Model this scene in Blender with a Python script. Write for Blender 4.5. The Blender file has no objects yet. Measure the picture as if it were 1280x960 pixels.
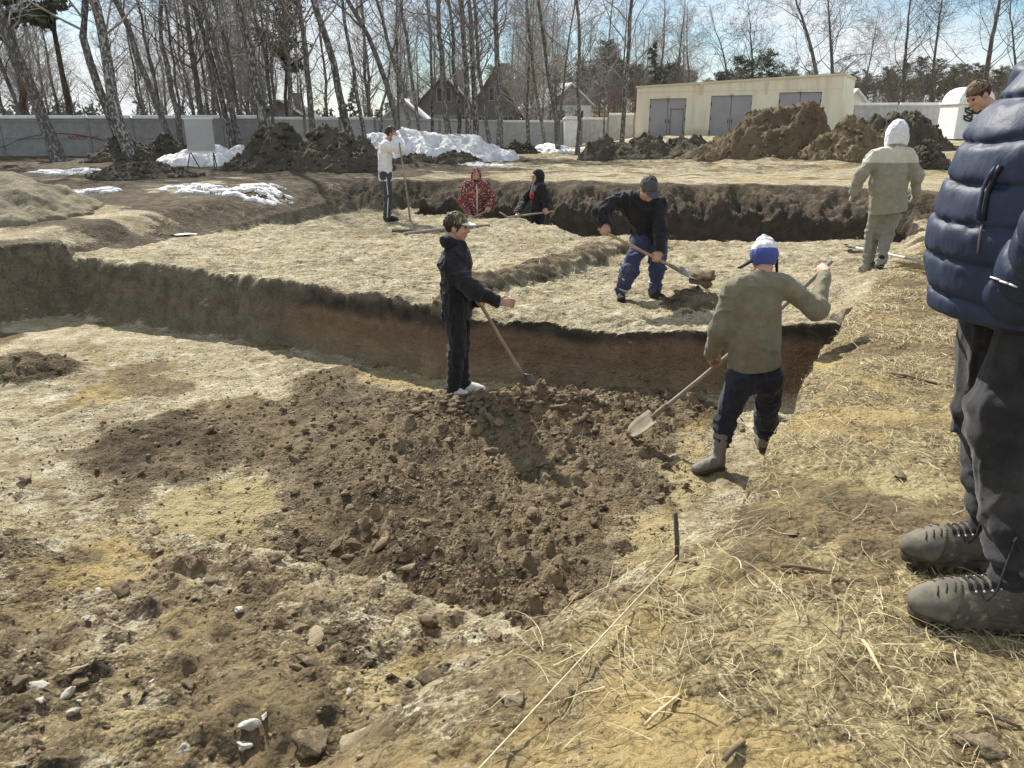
import bpy, math, random
import numpy as np
from mathutils import Vector, Matrix

R = math.radians
scene = bpy.context.scene
COL = scene.collection

# ------------------------------------------------------------------ camera
CAM_Z, PITCH, FPX = 1.7, R(18.7), 960.0
cd = bpy.data.cameras.new('camera')
cam = bpy.data.objects.new('camera', cd)
COL.objects.link(cam)
cam.location = (0, 0, CAM_Z)
cam.rotation_euler = (R(90) - PITCH, 0, 0)
cd.sensor_width = 36.0
cd.lens = 36.0 * FPX / 1280.0
cd.clip_start, cd.clip_end = 0.05, 4000
scene.camera = cam

# ------------------------------------------------------------------ light
SUN_AZ, SUN_EL = R(-27), R(43)          # azimuth clockwise from +Y, elevation
world = bpy.data.worlds.new('World')
scene.world = world
world.use_nodes = True
wn, wl = world.node_tree.nodes, world.node_tree.links
wn.clear()
w_out = wn.new('ShaderNodeOutputWorld')
w_bg = wn.new('ShaderNodeBackground')
w_bg.inputs['Strength'].default_value = 0.082
sky = wn.new('ShaderNodeTexSky')
sky.sky_type = 'NISHITA'
sky.sun_disc = False
sky.sun_elevation, sky.sun_rotation = SUN_EL, SUN_AZ
sky.air_density, sky.dust_density, sky.ozone_density = 1.0, 0.15, 3.0
tc = wn.new('ShaderNodeTexCoord')
mp = wn.new('ShaderNodeMapping')
mp.inputs['Scale'].default_value = (1.0, 1.0, 3.2)
cl = wn.new('ShaderNodeTexNoise')
cl.inputs['Scale'].default_value = 2.6
cl.inputs['Detail'].default_value = 7
cl.inputs['Roughness'].default_value = 0.55
cr = wn.new('ShaderNodeMapRange')
cr.interpolation_type = 'SMOOTHSTEP'
cr.inputs['From Min'].default_value, cr.inputs['From Max'].default_value = 0.36, 0.62
cmix = wn.new('ShaderNodeMix')
cmix.data_type = 'RGBA'
cmix.inputs['B'].default_value = (7.6, 7.9, 8.2, 1)
csc = wn.new('ShaderNodeMix')
csc.data_type = 'RGBA'
csc.blend_type = 'MULTIPLY'
csc.inputs['Factor'].default_value = 1
csc.inputs['B'].default_value = (0.93, 1.0, 1.0, 1)
wl.new(tc.outputs['Generated'], mp.inputs['Vector'])
wl.new(mp.outputs['Vector'], cl.inputs['Vector'])
wl.new(cl.outputs['Fac'], cr.inputs['Value'])
wl.new(cr.outputs['Result'], cmix.inputs['Factor'])
wl.new(sky.outputs['Color'], csc.inputs['A'])
wl.new(csc.outputs['Result'], cmix.inputs['A'])
wl.new(cmix.outputs['Result'], w_bg.inputs['Color'])
wl.new(w_bg.outputs['Background'], w_out.inputs['Surface'])

sd_ = bpy.data.lights.new('sun', 'SUN')
sd_.energy, sd_.angle, sd_.color = 5.0, R(0.53), (1.0, 0.955, 0.87)
sun = bpy.data.objects.new('sun', sd_)
COL.objects.link(sun)
to_sun = Vector((math.sin(SUN_AZ) * math.cos(SUN_EL), math.cos(SUN_AZ) * math.cos(SUN_EL), math.sin(SUN_EL)))
sun.rotation_euler = to_sun.to_track_quat('Z', 'Y').to_euler()
sun.location = (-20, 30, 40)

vs = scene.view_settings
vs.view_transform, vs.look, vs.exposure, vs.gamma = 'Standard', 'None', 0.62, 1.0
scene.render.engine = 'CYCLES'
scene.cycles.max_bounces = 5
scene.cycles.diffuse_bounces = 3

# ------------------------------------------------------------------ where a point of the place lies
def ray(px, py):
    a, b = (px - 640) / FPX, (480 - py) / FPX
    return np.array([a, math.cos(PITCH) + b * math.sin(PITCH), -math.sin(PITCH) + b * math.cos(PITCH)])

def at(px, py, z):                       # on the level z
    d = ray(px, py); t = (z - CAM_Z) / d[2]
    return np.array([d[0] * t, d[1] * t, z])

def aty(px, py, y):                      # at the distance y
    d = ray(px, py); t = y / d[1]
    return np.array([d[0] * t, y, CAM_Z + d[2] * t])

# ------------------------------------------------------------------ noise
_rp = np.random.RandomState(1234)
_PERM = _rp.permutation(4096).astype(np.int32); _PERM2 = np.concatenate([_PERM, _PERM])
_GA = _rp.uniform(0, 2 * math.pi, 4096); _GX, _GY = np.cos(_GA).astype(np.float32), np.sin(_GA).astype(np.float32)
_RV = _rp.uniform(0, 1, 4096).astype(np.float32)

def _k(ix, iy, s):
    return _PERM2[_PERM2[(ix + (s * 131)) & 4095] + (iy & 4095)]

def _u(ix, iy, s):                       # a random number 0..1 for every lattice cell
    return _RV[_k(ix.astype(np.int32), iy.astype(np.int32), s)]

def pn2(x, y, s=0):
    x = np.asarray(x, float); y = np.asarray(y, float)
    fx0, fy0 = np.floor(x), np.floor(y); ix, iy = fx0.astype(np.int32), fy0.astype(np.int32)
    fx, fy = (x - fx0).astype(np.float32), (y - fy0).astype(np.float32)
    ux, uy = fx * fx * fx * (fx * (fx * 6 - 15) + 10), fy * fy * fy * (fy * (fy * 6 - 15) + 10)
    r0, r1 = _PERM2[(ix + s * 131) & 4095], _PERM2[(ix + 1 + s * 131) & 4095]; j0, j1 = iy & 4095, (iy + 1) & 4095
    def g(k, dx, dy): return _GX[k] * (fx - dx) + _GY[k] * (fy - dy)
    a00, a10, a01, a11 = g(_PERM2[r0 + j0], 0, 0), g(_PERM2[r1 + j0], 1, 0), g(_PERM2[r0 + j1], 0, 1), g(_PERM2[r1 + j1], 1, 1)
    a0 = a00 + (a10 - a00) * ux; a1 = a01 + (a11 - a01) * ux
    return (a0 + (a1 - a0) * uy).astype(float) * 1.4

def fbm(x, y, s=0, o=4, rough=0.5):
    t, a = 0, 1.0
    for k in range(o):
        t = t + a * pn2(x * 2 ** k + 17.3 * k, y * 2 ** k - 9.1 * k, s + k); a *= rough
    return t

def vn3(p, s=0):                         # value noise of points (n,3) -> -1..1
    i = np.floor(p); f = (p - i).astype(np.float32); f = f * f * (3 - 2 * f); i = i.astype(np.int32); out = 0
    gx, gy, gz_ = (1 - f[:, 0], f[:, 0]), (1 - f[:, 1], f[:, 1]), (1 - f[:, 2], f[:, 2])
    for dx in (0, 1):
        r = _PERM2[(i[:, 0] + dx + s * 131) & 4095]
        for dy in (0, 1):
            q = _PERM2[r + ((i[:, 1] + dy) & 4095)]
            for dz in (0, 1):
                out = out + gx[dx] * gy[dy] * gz_[dz] * _RV[_PERM2[q + ((i[:, 2] + dz) & 4095)]]
    return out * 2 - 1

def worley(x, y, s=0):                   # domes: distance to the nearest jittered point and its random size
    ix, iy = np.floor(x), np.floor(y)
    best = np.full(x.shape, 9.0); rnd = np.zeros(x.shape)
    for dx in (-1, 0, 1):
        for dy in (-1, 0, 1):
            cx, cy = ix + dx, iy + dy
            h1, h2, h3 = _u(cx, cy, s), _u(cx, cy, s + 5), _u(cx, cy, s + 9)
            d = np.hypot(cx + h1 - x, cy + h2 - y)
            m = d < best
            best = np.where(m, d, best); rnd = np.where(m, h3, rnd)
    return best, rnd

def sstep(a, b, x):
    t = np.clip((x - a) / (b - a), 0, 1)
    return t * t * (3 - 2 * t)

def poly_sd(x, y, pts):                  # signed distance to a polygon, positive inside
    d = np.full(x.shape, 1e9); ins = np.zeros(x.shape, bool)
    n = len(pts)
    for i in range(n):
        ax, ay = pts[i][:2]; bx, by = pts[(i + 1) % n][:2]
        ex, ey = bx - ax, by - ay
        t = np.clip(((x - ax) * ex + (y - ay) * ey) / (ex * ex + ey * ey + 1e-12), 0, 1)
        d = np.minimum(d, (x - ax - t * ex) ** 2 + (y - ay - t * ey) ** 2)
        if abs(ey) > 1e-12:
            c = ((ay > y) != (by > y)) & (x < ex * (y - ay) / ey + ax)
            ins ^= c
    return np.where(ins, 1, -1) * np.sqrt(d)

# ------------------------------------------------------------------ scene bookkeeping
def tag(o, label=None, cat=None, group=None, kind=None):
    for k, v in (('label', label), ('category', cat), ('group', group), ('kind', kind)):
        if v: o[k] = v
    return o

def root(name, loc=(0, 0, 0)):
    o = bpy.data.objects.new(name, None); COL.objects.link(o)
    o.location = loc; o.empty_display_size = 0.2
    return o

def make_mesh(name, v, f, smooth=True):
    """v (n,3); f an (m,3)/(m,4) array or a list of index tuples."""
    me = bpy.data.meshes.new(name)
    v = np.asarray(v, np.float32)
    if isinstance(f, np.ndarray):
        k = f.shape[1]; m = f.shape[0]
        me.vertices.add(len(v)); me.vertices.foreach_set('co', v.ravel())
        me.loops.add(m * k); me.loops.foreach_set('vertex_index', f.astype(np.int32).ravel())
        me.polygons.add(m); me.polygons.foreach_set('loop_start', np.arange(0, m * k, k, dtype=np.int32))
        me.update(calc_edges=True); me.validate()
    else:
        me.from_pydata([tuple(map(float, q)) for q in v], [], [tuple(map(int, q)) for q in f]); me.update()
    if smooth and len(me.polygons):
        me.polygons.foreach_set('use_smooth', np.ones(len(me.polygons), bool))
    return me

def put(name, me, mat=None, parent=None, loc=None):
    o = bpy.data.objects.new(name, me); COL.objects.link(o)
    if mat is not None:
        if not me.materials: me.materials.append(mat)
    if parent is not None:
        o.parent = parent
        o.matrix_parent_inverse = Matrix.Translation(-parent.location)
    if loc is not None: o.location = loc
    return o

class MB:
    """collects boxes, tubes and lathes into ONE mesh"""
    def __init__(s): s.v, s.f, s.n = [], [], 0
    def add(s, v, f):
        s.v.append(np.asarray(v, float)); s.f += [tuple(i + s.n for i in q) for q in f]; s.n += len(v)
    def box(s, c, size, rot=None, bev=0.0):
        hx, hy, hz = [k / 2 for k in size]
        if bev <= 0:
            p = np.array([[x, y, z] for x in (-hx, hx) for y in (-hy, hy) for z in (-hz, hz)])
            f = [(0, 1, 3, 2), (4, 6, 7, 5), (0, 4, 5, 1), (2, 3, 7, 6), (0, 2, 6, 4), (1, 5, 7, 3)]
        else:
            b = min(bev, hx * .9, hy * .9, hz * .9); p, idx = [], {}
            for sx in (-1, 1):
                for sy in (-1, 1):
                    for sz in (-1, 1):
                        for a, q in enumerate(((hx, hy - b, hz - b), (hx - b, hy, hz - b), (hx - b, hy - b, hz))):
                            idx[sx, sy, sz, a] = len(p); p.append((sx * q[0], sy * q[1], sz * q[2]))
            p = np.array(p); f = []
            I = lambda *k: idx[k]
            for q in (-1, 1):
                f.append((I(q, -1, -1, 0), I(q, 1, -1, 0), I(q, 1, 1, 0), I(q, -1, 1, 0)))
                f.append((I(-1, q, -1, 1), I(1, q, -1, 1), I(1, q, 1, 1), I(-1, q, 1, 1)))
                f.append((I(-1, -1, q, 2), I(1, -1, q, 2), I(1, 1, q, 2), I(-1, 1, q, 2)))
            for a in (-1, 1):
                for c_ in (-1, 1):
                    f.append((I(a, c_, -1, 0), I(a, c_, -1, 1), I(a, c_, 1, 1), I(a, c_, 1, 0)))
                    f.append((I(a, -1, c_, 0), I(a, -1, c_, 2), I(a, 1, c_, 2), I(a, 1, c_, 0)))
                    f.append((I(-1, a, c_, 1), I(-1, a, c_, 2), I(1, a, c_, 2), I(1, a, c_, 1)))
                    for d in (-1, 1): f.append((I(a, c_, d, 0), I(a, c_, d, 1), I(a, c_, d, 2)))
        if rot is not None: p = p @ np.array(rot).T
        s.add(p + np.array(c), f); return s
    def tube(s, pts, rad, n=8, cap=True, flat=None):
        pts = np.asarray(pts, float); m = len(pts)
        rad = np.broadcast_to(np.asarray(rad, float), (m,))
        tg = np.gradient(pts, axis=0); tg /= np.linalg.norm(tg, axis=1)[:, None] + 1e-12
        up = np.array([0, 0, 1.0]) if abs(tg[0][2]) < .9 else np.array([1.0, 0, 0])
        v = []
        for i in range(m):
            a = np.cross(tg[i], up); a /= np.linalg.norm(a) + 1e-12
            b = np.cross(a, tg[i]); up = b
            ang = np.arange(n) * 2 * math.pi / n
            v.append(pts[i] + rad[i] * (np.cos(ang)[:, None] * a + (flat or 1) * np.sin(ang)[:, None] * b))
        f = [(i * n + j, i * n + (j + 1) % n, (i + 1) * n + (j + 1) % n, (i + 1) * n + j) for i in range(m - 1) for j in range(n)]
        if cap: f += [tuple(range(n))[::-1], tuple((m - 1) * n + j for j in range(n))]
        s.add(np.concatenate(v), f); return s
    def mesh(s, name, smooth=False):
        me = make_mesh(name, np.concatenate(s.v), s.f, smooth)
        return me
    def build(s, name, mat, parent=None, smooth=False):
        return put(name, s.mesh(name, smooth), mat, parent)

def share(o, parent=None, loc=None, rot=None, scale=None, name=None):
    c = o.copy(); COL.objects.link(c)
    if parent is not None: c.parent = parent
    if loc is not None: c.location = loc
    if rot is not None: c.rotation_euler = rot
    if scale is not None: c.scale = scale
    return c

# ------------------------------------------------------------------ materials
class NT:
    def __init__(s, name):
        s.m = bpy.data.materials.new(name); s.m.use_nodes = True
        s.t = s.m.node_tree; s.t.nodes.clear()
        s.out = s.t.nodes.new('ShaderNodeOutputMaterial')
        s.p = s.t.nodes.new('ShaderNodeBsdfPrincipled')
        s.t.links.new(s.p.outputs[0], s.out.inputs['Surface'])
        s.p.inputs['Roughness'].default_value = 0.9
        s.p.inputs['Specular IOR Level'].default_value = 0.25
    def n(s, t): return s.t.nodes.new(t)
    def link(s, a, b): s.t.links.new(a, b)
    def geo(s): return s.n('ShaderNodeNewGeometry')
    def pos(s, obj=False):
        if obj: return s.n('ShaderNodeTexCoord').outputs['Object']
        return s.geo().outputs['Position']
    def mapping(s, vec, scale=(1, 1, 1), rot=(0, 0, 0)):
        m = s.n('ShaderNodeMapping'); m.inputs['Scale'].default_value = scale; m.inputs['Rotation'].default_value = rot
        s.link(vec, m.inputs['Vector']); return m.outputs['Vector']
    def noise(s, vec, scale, detail=4, rough=0.55, dist=0.0):
        k = s.n('ShaderNodeTexNoise')
        for a, b in (('Scale', scale), ('Detail', detail), ('Roughness', rough), ('Distortion', dist)): k.inputs[a].default_value = b
        s.link(vec, k.inputs['Vector']); return k.outputs['Fac']
    def voro(s, vec, scale, feature='F1', out='Distance'):
        k = s.n('ShaderNodeTexVoronoi'); k.feature = feature; k.inputs['Scale'].default_value = scale
        s.link(vec, k.inputs['Vector']); return k.outputs[out]
    def rng(s, val, a, b, c=0.0, d=1.0, smooth=True):
        k = s.n('ShaderNodeMapRange')
        if smooth: k.interpolation_type = 'SMOOTHSTEP'
        for q, w in (('From Min', a), ('From Max', b), ('To Min', c), ('To Max', d)): k.inputs[q].default_value = w
        s.link(val, k.inputs['Value']); return k.outputs['Result']
    def mix(s, f, a, b, mode='MIX'):
        k = s.n('ShaderNodeMix'); k.data_type = 'RGBA'; k.blend_type = mode
        for q, w in (('Factor', f), ('A', a), ('B', b)):
            if isinstance(w, (int, float)): k.inputs[q].default_value = w if q == 'Factor' else (w, w, w, 1)
            elif isinstance(w, (tuple, list)): k.inputs[q].default_value = tuple(w)[:3] + (1,)
            else: s.link(w, k.inputs[q])
        return k.outputs['Result']
    def math(s, op, a, b=None):
        k = s.n('ShaderNodeMath'); k.operation = op
        for i, w in enumerate((a, b)):
            if w is None: continue
            if isinstance(w, (int, float)): k.inputs[i].default_value = w
            else: s.link(w, k.inputs[i])
        return k.outputs[0]
    def attr(s, name):
        k = s.n('ShaderNodeAttribute'); k.attribute_name = name; return k.outputs['Fac']
    def sep(s, vec):
        k = s.n('ShaderNodeSeparateXYZ'); s.link(vec, k.inputs[0]); return k.outputs
    def color(s, c):
        if isinstance(c, (tuple, list)): s.p.inputs['Base Color'].default_value = tuple(c)[:3] + (1,)
        else: s.link(c, s.p.inputs['Base Color'])
    def bump(s, h, strength=0.5, dist=0.01):
        k = s.n('ShaderNodeBump'); k.inputs['Strength'].default_value = strength; k.inputs['Distance'].default_value = dist
        s.link(h, k.inputs['Height'])
        prev = s.p.inputs['Normal'].links
        if prev: s.link(prev[0].from_socket, k.inputs['Normal'])
        s.link(k.outputs['Normal'], s.p.inputs['Normal'])
    def set(s, **kw):
        for k, v in kw.items(): s.p.inputs[k.replace('_', ' ')].default_value = v
        return s

def simple(name, c1, c2, scale=8, rough=0.9, bump=0.3, bscale=60, bd=0.004, obj=True, spec=0.25, lo=.35, hi=.65):
    t = NT(name); p = t.pos(obj)
    t.color(t.mix(t.rng(t.noise(p, scale, 5), lo, hi), c1, c2))
    t.p.inputs['Roughness'].default_value = rough; t.p.inputs['Specular IOR Level'].default_value = spec
    if bump: t.bump(t.noise(p, bscale, 4, .6), bump, bd)
    return t.m
# ================================================================== THE GROUND
def natural(x, y):
    z = 0.45 * np.clip((8.6 - y) / 6.9, 0, 1.15)
    z = z * sstep(-6, -1, x) + 0.12 * (1 - sstep(-6, -1, x))
    z = z + (0.42 - 0.12 * (1 - sstep(-6, -1, x))) * sstep(10.5, 18, y)
    z = z - (.22 - .10 * (1 - sstep(-6, -1, x))) * sstep(22, 34, y) * (1 - sstep(3, 9, x))
    z = z + 0.55 * sstep(26, 48, y) * sstep(4, 11, x) + 0.3 * sstep(60, 110, y)
    z = z + 5.5 * sstep(70, 190, y) * sstep(-30, 40, x)
    return z

def on_natural(px, py):
    z = 0.2
    for _ in range(30):
        p = at(px, py, z); z = 0.5 * z + 0.5 * float(natural(np.float64(p[0]), np.float64(p[1])))
    return at(px, py, z)

EDGE = [on_natural(*q) for q in ((640, 925), (770, 772), (845, 684), (902, 622), (950, 570), (988, 512), (1006, 478), (1034, 420), (1072, 372))]
FLOOR = -0.88
PIT = [(-0.25, -3.0), (-0.15, 0.9)] + [tuple(p[:2]) for p in EDGE] + [(2.1, 7.42), (0.98, 7.40), (-0.69, 7.92), (-3.56, 9.77), (-6.5, 11.0), (-7.4, 10.1), (-10, 7.5), (-12, 3), (-12, -3)]
e9 = EDGE[-1]
g1, g2 = at(1105, 336, 0.0), at(1158, 288, 0.1)
SHALLOW = [(e9[0] - .1, e9[1] - .15), tuple(g1[:2]), tuple(g2[:2]), (8.6, 14.8), (7.9, 15.5), (6.05, 16.6), (2.85, 17.4), (-2.0, 18.2), (-3.2, 18.3)] + [tuple(at(a, b, -.16)[:2]) for a, b in ((455, 258), (430, 263), (350, 277), (200, 304), (88, 323))] + [           (-6.0, 10.4), (-3.56, 9.2), (-0.69, 7.4), (0.98, 6.9), (2.1, 6.9)]
TRENCH = [(-2.2, 17.4), (-1.6, 16.9), (-0.65, 16.2), (0.75, 14.9), (1.25, 13.1), (3.0, 13.4), (5.9, 13.75), (6.5, 13.0), (7.4, 13.9), (7.9, 15.5), (6.05, 16.6), (2.85, 17.4), (-1.6, 18.2), (-2.1, 18.3)]
LOWSTEP = [tuple(at(*q)[:2]) for q in ((585, 384, -.2), (604, 360, -.2), (655, 352, -.2), (735, 330, -.2), (765, 314, -.2))] + [(2.4, 12.4), (2.6, 14), (7, 14), (9, 14), (5.0, 9.4), (3.6, 7.2), (0.9, 6.6), (-.6, 7.2)]
PXP = lambda lst, z=FLOOR: [tuple(at(a, b, z)[:2]) for a, b in lst]
SOIL = PXP([(105, 575), (125, 545), (200, 522), (300, 506), (365, 498), (400, 470), (440, 462), (470, 492), (560, 500), (640, 488), (720, 478), (880, 498), (895, 520), (850, 548), (800, 585), (835, 610), (770, 640), (760, 700), (745, 770), (690, 800), (500, 735), (400, 705), (345, 690), (372, 640), (372, 600), (300, 588), (215, 615), (160, 635), (110, 610)])
OCHRE = [PXP([(172, 640), (225, 608), (300, 596), (372, 590), (378, 640), (345, 692), (250, 682)]), PXP([(430, 478), (470, 462), (540, 472), (575, 500), (520, 512), (450, 505)]),
         PXP([(745, 680), (800, 650), (850, 640), (850, 690), (760, 760)]), PXP([(800, 570), (850, 545), (890, 560), (900, 610), (850, 640), (820, 600)])]
HEAPS = [(640, 522, -.85, .85, .36, .15), (520, 540, -.85, .5, .4, .08), (700, 520, -.86, .6, .3, .10), (800, 505, -.87, .7, .3, .05), (30, 466, -.85, .55, .38, .17), (400, 478, -.86, .35, .25, .08),
         (640, 690, -.88, .7, .5, .06), (250, 552, -.88, .8, .45, .05)]
HUMPS = [(at(400, 885, -.3)[:2], .34, .22, .10), (at(205, 925, -.3)[:2], .3, .16, .06), (at(868, 748, .3)[:2], .13, .11, .05)]
CRX, CRY = at(872, 378, -.2)[:2]
HEAPW = [(at(a, b, z)[:2], sx, sy, h) for a, b, z, sx, sy, h in HEAPS]

def lipx_(x): return sstep(-2.6, -1.2, x)
def ground(x, y, masks=False):
    x = np.asarray(x, float); y = np.asarray(y, float)
    near = (y < 24) & (x > -14) & (x < 14)
    w1 = 0.055 * fbm(x * 1.3, y * 1.3, 3, 3) + 0.022 * fbm(x * 7, y * 7, 8, 3)
    xs, ys = x + w1, y + 0.055 * fbm(x * 1.2 + 40, y * 1.2, 5, 3) + 0.022 * fbm(x * 6, y * 6 + 9, 11, 3)
    far9 = np.full(x.shape, -9.0)
    def sdp(poly, jitter=True):
        o = far9.copy()
        o[near] = poly_sd((xs if jitter else x)[near], (ys if jitter else y)[near], poly); return o
    nat = natural(x, y)
    amp = 0.03 + 0.05 * sstep(12, 30, y)
    relief = amp * fbm(x * .9, y * .9, 21, 4)
    s_sh, s_pit, s_tr, s_low = sdp(SHALLOW), sdp(PIT), sdp(TRENCH), sdp(LOWSTEP)
    # the eroded bank behind the far trench and the left scarp
    out = np.maximum(-np.maximum(s_sh, np.maximum(s_pit, s_tr)), 0)
    back = sstep(12.5, 16, y) * sstep(14, 9, x) * sstep(-6, -3, x)
    bw = 1.3 + 0.5 * fbm(x * .8, y * .8, 31, 2)
    bank = 0.52 * back * (1 - sstep(0, bw, out)) * (1 - .5 * fbm(x * 1.7, y * 1.2, 33, 5, .6))
    lft = sstep(-2.5, -4, x) * sstep(8, 10, y)
    bank = np.maximum(bank, 0.36 * lft * (1 - sstep(0, 1.0 + .3 * fbm(x * .9, y * .9, 35, 2), out)) * (s_sh > s_pit))
    edge_r = sstep(-1.5, 0, x) * (y < 12)
    bank = np.maximum(bank, 0.07 * edge_r * (1 - sstep(0, .3, out)))
    z = nat + relief - bank
    relief = relief + (y > 9) * (y < 30) * (.028 * fbm(x * 3, y * 4, 23, 3) + .016 * fbm(x * 9, y * 11, 24, 2)) * (1 - sstep(1.5, 4, x) * sstep(14, 11, y))
    # grass strip: tussocks
    straw = sstep(-.12, .10, -np.maximum(s_pit, s_sh) + .10 * fbm(x * 4, y * 4, 40, 2)) * sstep(-.9, .1, x)
    straw = straw * (1 - sstep(9.5, 13.5, y) * .75)
    z = z + straw * (y < 16) * (0.025 * np.abs(fbm(x * 3.2, y * 3.2, 41, 3)) + .012 * fbm(x * 14, y * 14, 44, 2))
    # shallow platform
    zp = -0.16 + .014 * fbm(x * 9, y * 12, 54, 3) + .03 * np.abs(fbm(x * 1.3 + y * .4, y * 3.4 - x, 56, 3)) + 0.055 * fbm(x * .55, y * 1.2, 51, 4) + .022 * fbm(x * 5, y * 9, 53, 3) - 0.10 * sstep(11, 16.5, y) * sstep(0, -3, x)
    stepw = sstep(-.04, .16, s_low + .06 * fbm(x * 4, y * 4, 55, 2))
    rise = sstep(3.0, 5.5, x - .45 * (y - 9))
    zp = zp + .04 - 0.13 * stepw * (1 - .8 * rise)
    bermd = np.exp(-((s_low + .16) / .17) ** 2) * sstep(2.2, 1.0, x) * (y < 14)
    zp = zp + 0.075 * bermd * (1 + .5 * fbm(x * 6, y * 6, 57, 2))
    zp = zp + (y < 10) * .17 * np.exp(-((x - CRX) / .34) ** 2 - ((y - CRY) / .3) ** 2) * (1 + .6 * fbm(x * 7, y * 7, 59, 3))
    tS = sstep(-.05, .10 + .25 * sstep(10, 8, np.abs(y - 10)) * (x > 3.3), s_sh)
    z = z * (1 - tS) + zp * tS
    # a pit floor with the ramp of the foreground bench and the lip in front of the dug soil
    zf = FLOOR + 0.03 * fbm(x * .8, y * .8, 61, 3) + .012 * fbm(x * 4.5, y * 4.5, 63, 3)
    s = (x + 2.4) * .565 + (y - 4.47) * .825 + .07 * fbm(x * 2.2, y * 2.2, 65, 3)
    ramp = 0.215 * np.clip(4.85 - y, 0, 3.4) + 0.03 * fbm(x * 1.6, y * 1.6, 67, 4) * sstep(5, 4, y)
    bench = 1 - sstep(-.02, .09, s)
    fine = .018 * fbm(x * 9, y * 9, 68, 3) * (y < 9) + bench * (y < 5.2) * (.055 * np.abs(fbm(x * 2.6, y * 2.6, 69, 4)) + .022 * fbm(x * 11, y * 11, 70, 3))
    lipx = sstep(-2.6, -1.2, x)
    zf = zf + (ramp + .10 * lipx * np.exp(-(s / .5) ** 2)) * bench + fine - .20 * lipx * (1 - bench) * np.exp(-(np.maximum(s - .1, 0) / .8) ** 2)
    hp = 0
    for (hx, hy), sx, sy, h in HEAPW:
        hp = hp + h * np.exp(-(((x - hx) / sx) ** 2 + ((y - hy) / sy) ** 2) * 1.1)
    s_soil = sdp(SOIL)
    soil = sstep(-.45, .35, s_soil + .2 * fbm(x * 2.2, y * 2.2, 71, 4))
    soil = soil * (1 - .75 * bench * lipx_(x))
    soil = np.maximum(soil, sstep(.02, .07, hp))
    wz = np.zeros(x.shape)
    bn = fbm(x * 1.1, y * 1.1, 73, 4) + .5 * fbm(x * 4, y * 4, 74, 2)
    rubble = bench * sstep(5.4, 4.0, y) * sstep(-.55, .35, bn) * sstep(.0, .5, s_pit)
    clear = lipx * np.exp(-(np.minimum(s, 0) / .13) ** 2) * bench
    rubble = rubble * (1 - clear)
    m = near & (y < 10) & ((soil > .02) | (rubble > .02))
    if m.any():
        d1, r1 = worley(x[m] * 7, y[m] * 7, 81); d2, r2 = worley(x[m] * 17 + 3, y[m] * 17, 83); d3, r3 = worley(x[m] * 34, y[m] * 34 + 2, 87)
        wz[m] = .075 * r1 ** 3 * np.sqrt(np.clip(1 - (d1 / .55) ** 2, 0, 1)) + .036 * r2 ** 1.5 * np.sqrt(np.clip(1 - (d2 / .6) ** 2, 0, 1)) + .02 * r3 * np.sqrt(np.clip(1 - (d3 / .6) ** 2, 0, 1))
    wz = wz * (1 - .72 * sstep(-.7, -1.9, x) * (y > 4.2))
    zf = zf + hp * (1 + .3 * fbm(x * 4, y * 4, 77, 3)) + soil * (.03 + .03 * fbm(x * 2.2, y * 2.2, 79, 4) + .016 * fbm(x * 11, y * 11, 80, 3)) + wz * np.maximum(soil, rubble * .8)
    wall_w = .06 + .04 * (1 + fbm(x * 3, y * 3, 91, 2)) + .22 * sstep(-2.0, -4.0, x) * (y > 7) * (1 + .6 * fbm(x * 1.7, y * 1.7, 92, 3))
    wall_w = np.where(y < 2.9, wall_w + 1.0 * sstep(2.9, 1.6, y), wall_w)
    tP = sstep(-.01, 1.0, s_pit / wall_w)
    z = z * (1 - tP) + zf * tP
    z = z + (y < 5) * (x < 1.2) * (1 - straw) * (1 - tP) * sstep(-.6, -.05, s_pit) * (.05 * np.abs(fbm(x * 3.1, y * 3.1, 98, 4)) + .02 * fbm(x * 11, y * 11, 99, 3))
    hum = 0
    for (hx, hy), sx, sy, h in HUMPS:
        g_ = np.exp(-(((x - hx) / sx) ** 2 + ((y - hy) / sy) ** 2)); z = z + h * g_; hum = np.maximum(hum, g_) if masks else 0
    # back trench
    tT = sstep(-.03, .12, s_tr)
    z = z * (1 - tT) + (-1.0 + .05 * fbm(x, y, 95, 3)) * tT
    # furrow beside the walking man and rutted far ground
    z = z + .075 * fbm(x * .4, y * 2.0, 97, 5, .6) * sstep(19, 24, y) * sstep(70, 40, y)
    if not masks: return z
    och = np.full(x.shape, -9.0)
    for q in OCHRE: och = np.maximum(och, sdp(q))
    ochre = sstep(-.15, .15, och + .08 * fbm(x * 3, y * 3, 101, 3)) * (1 - .85 * soil)
    ochre = np.maximum(ochre, .55 * sstep(.1, .6, fbm(x * .8 + 5, y * .8, 103, 3)) * bench * tP)
    ochre = ochre * np.clip(tP + straw, 0, 1)
    ochre = np.maximum(ochre, .8 * straw * sstep(.15, .5, fbm(x * 1.1, y * 1.1, 105, 3)) * (y < 4.5))
    soil_m = np.maximum(soil * tP, rubble * .60 * np.maximum(tP, .7 * (s_pit > -.05)))
    soil_m = np.maximum(soil_m, np.clip(bermd * 1.3, 0, 1) * tS * (1 - tP))
    crumbs = 1.15 * np.exp(-((x - CRX) / .5) ** 2 - ((y - CRY) / .42) ** 2)
    soil_m = np.maximum(soil_m, sstep(.3, .7, crumbs + .35 * fbm(x * 3, y * 3, 107, 3)) * (1 - tP))
    brown = (1 - .8 * clear) * bench * np.maximum(tP, .8 * (s_pit > -.1)) * sstep(5.2, 4.2, y) * (.72 + .45 * fbm(x * 1.4, y * 1.4, 121, 4)) * (1 - soil_m * .5)
    brown = np.maximum(brown, tP * .75 * sstep(.05, .5, fbm(x * .9 + 9, y * .9, 123, 4)) * (1 - bench))
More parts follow.
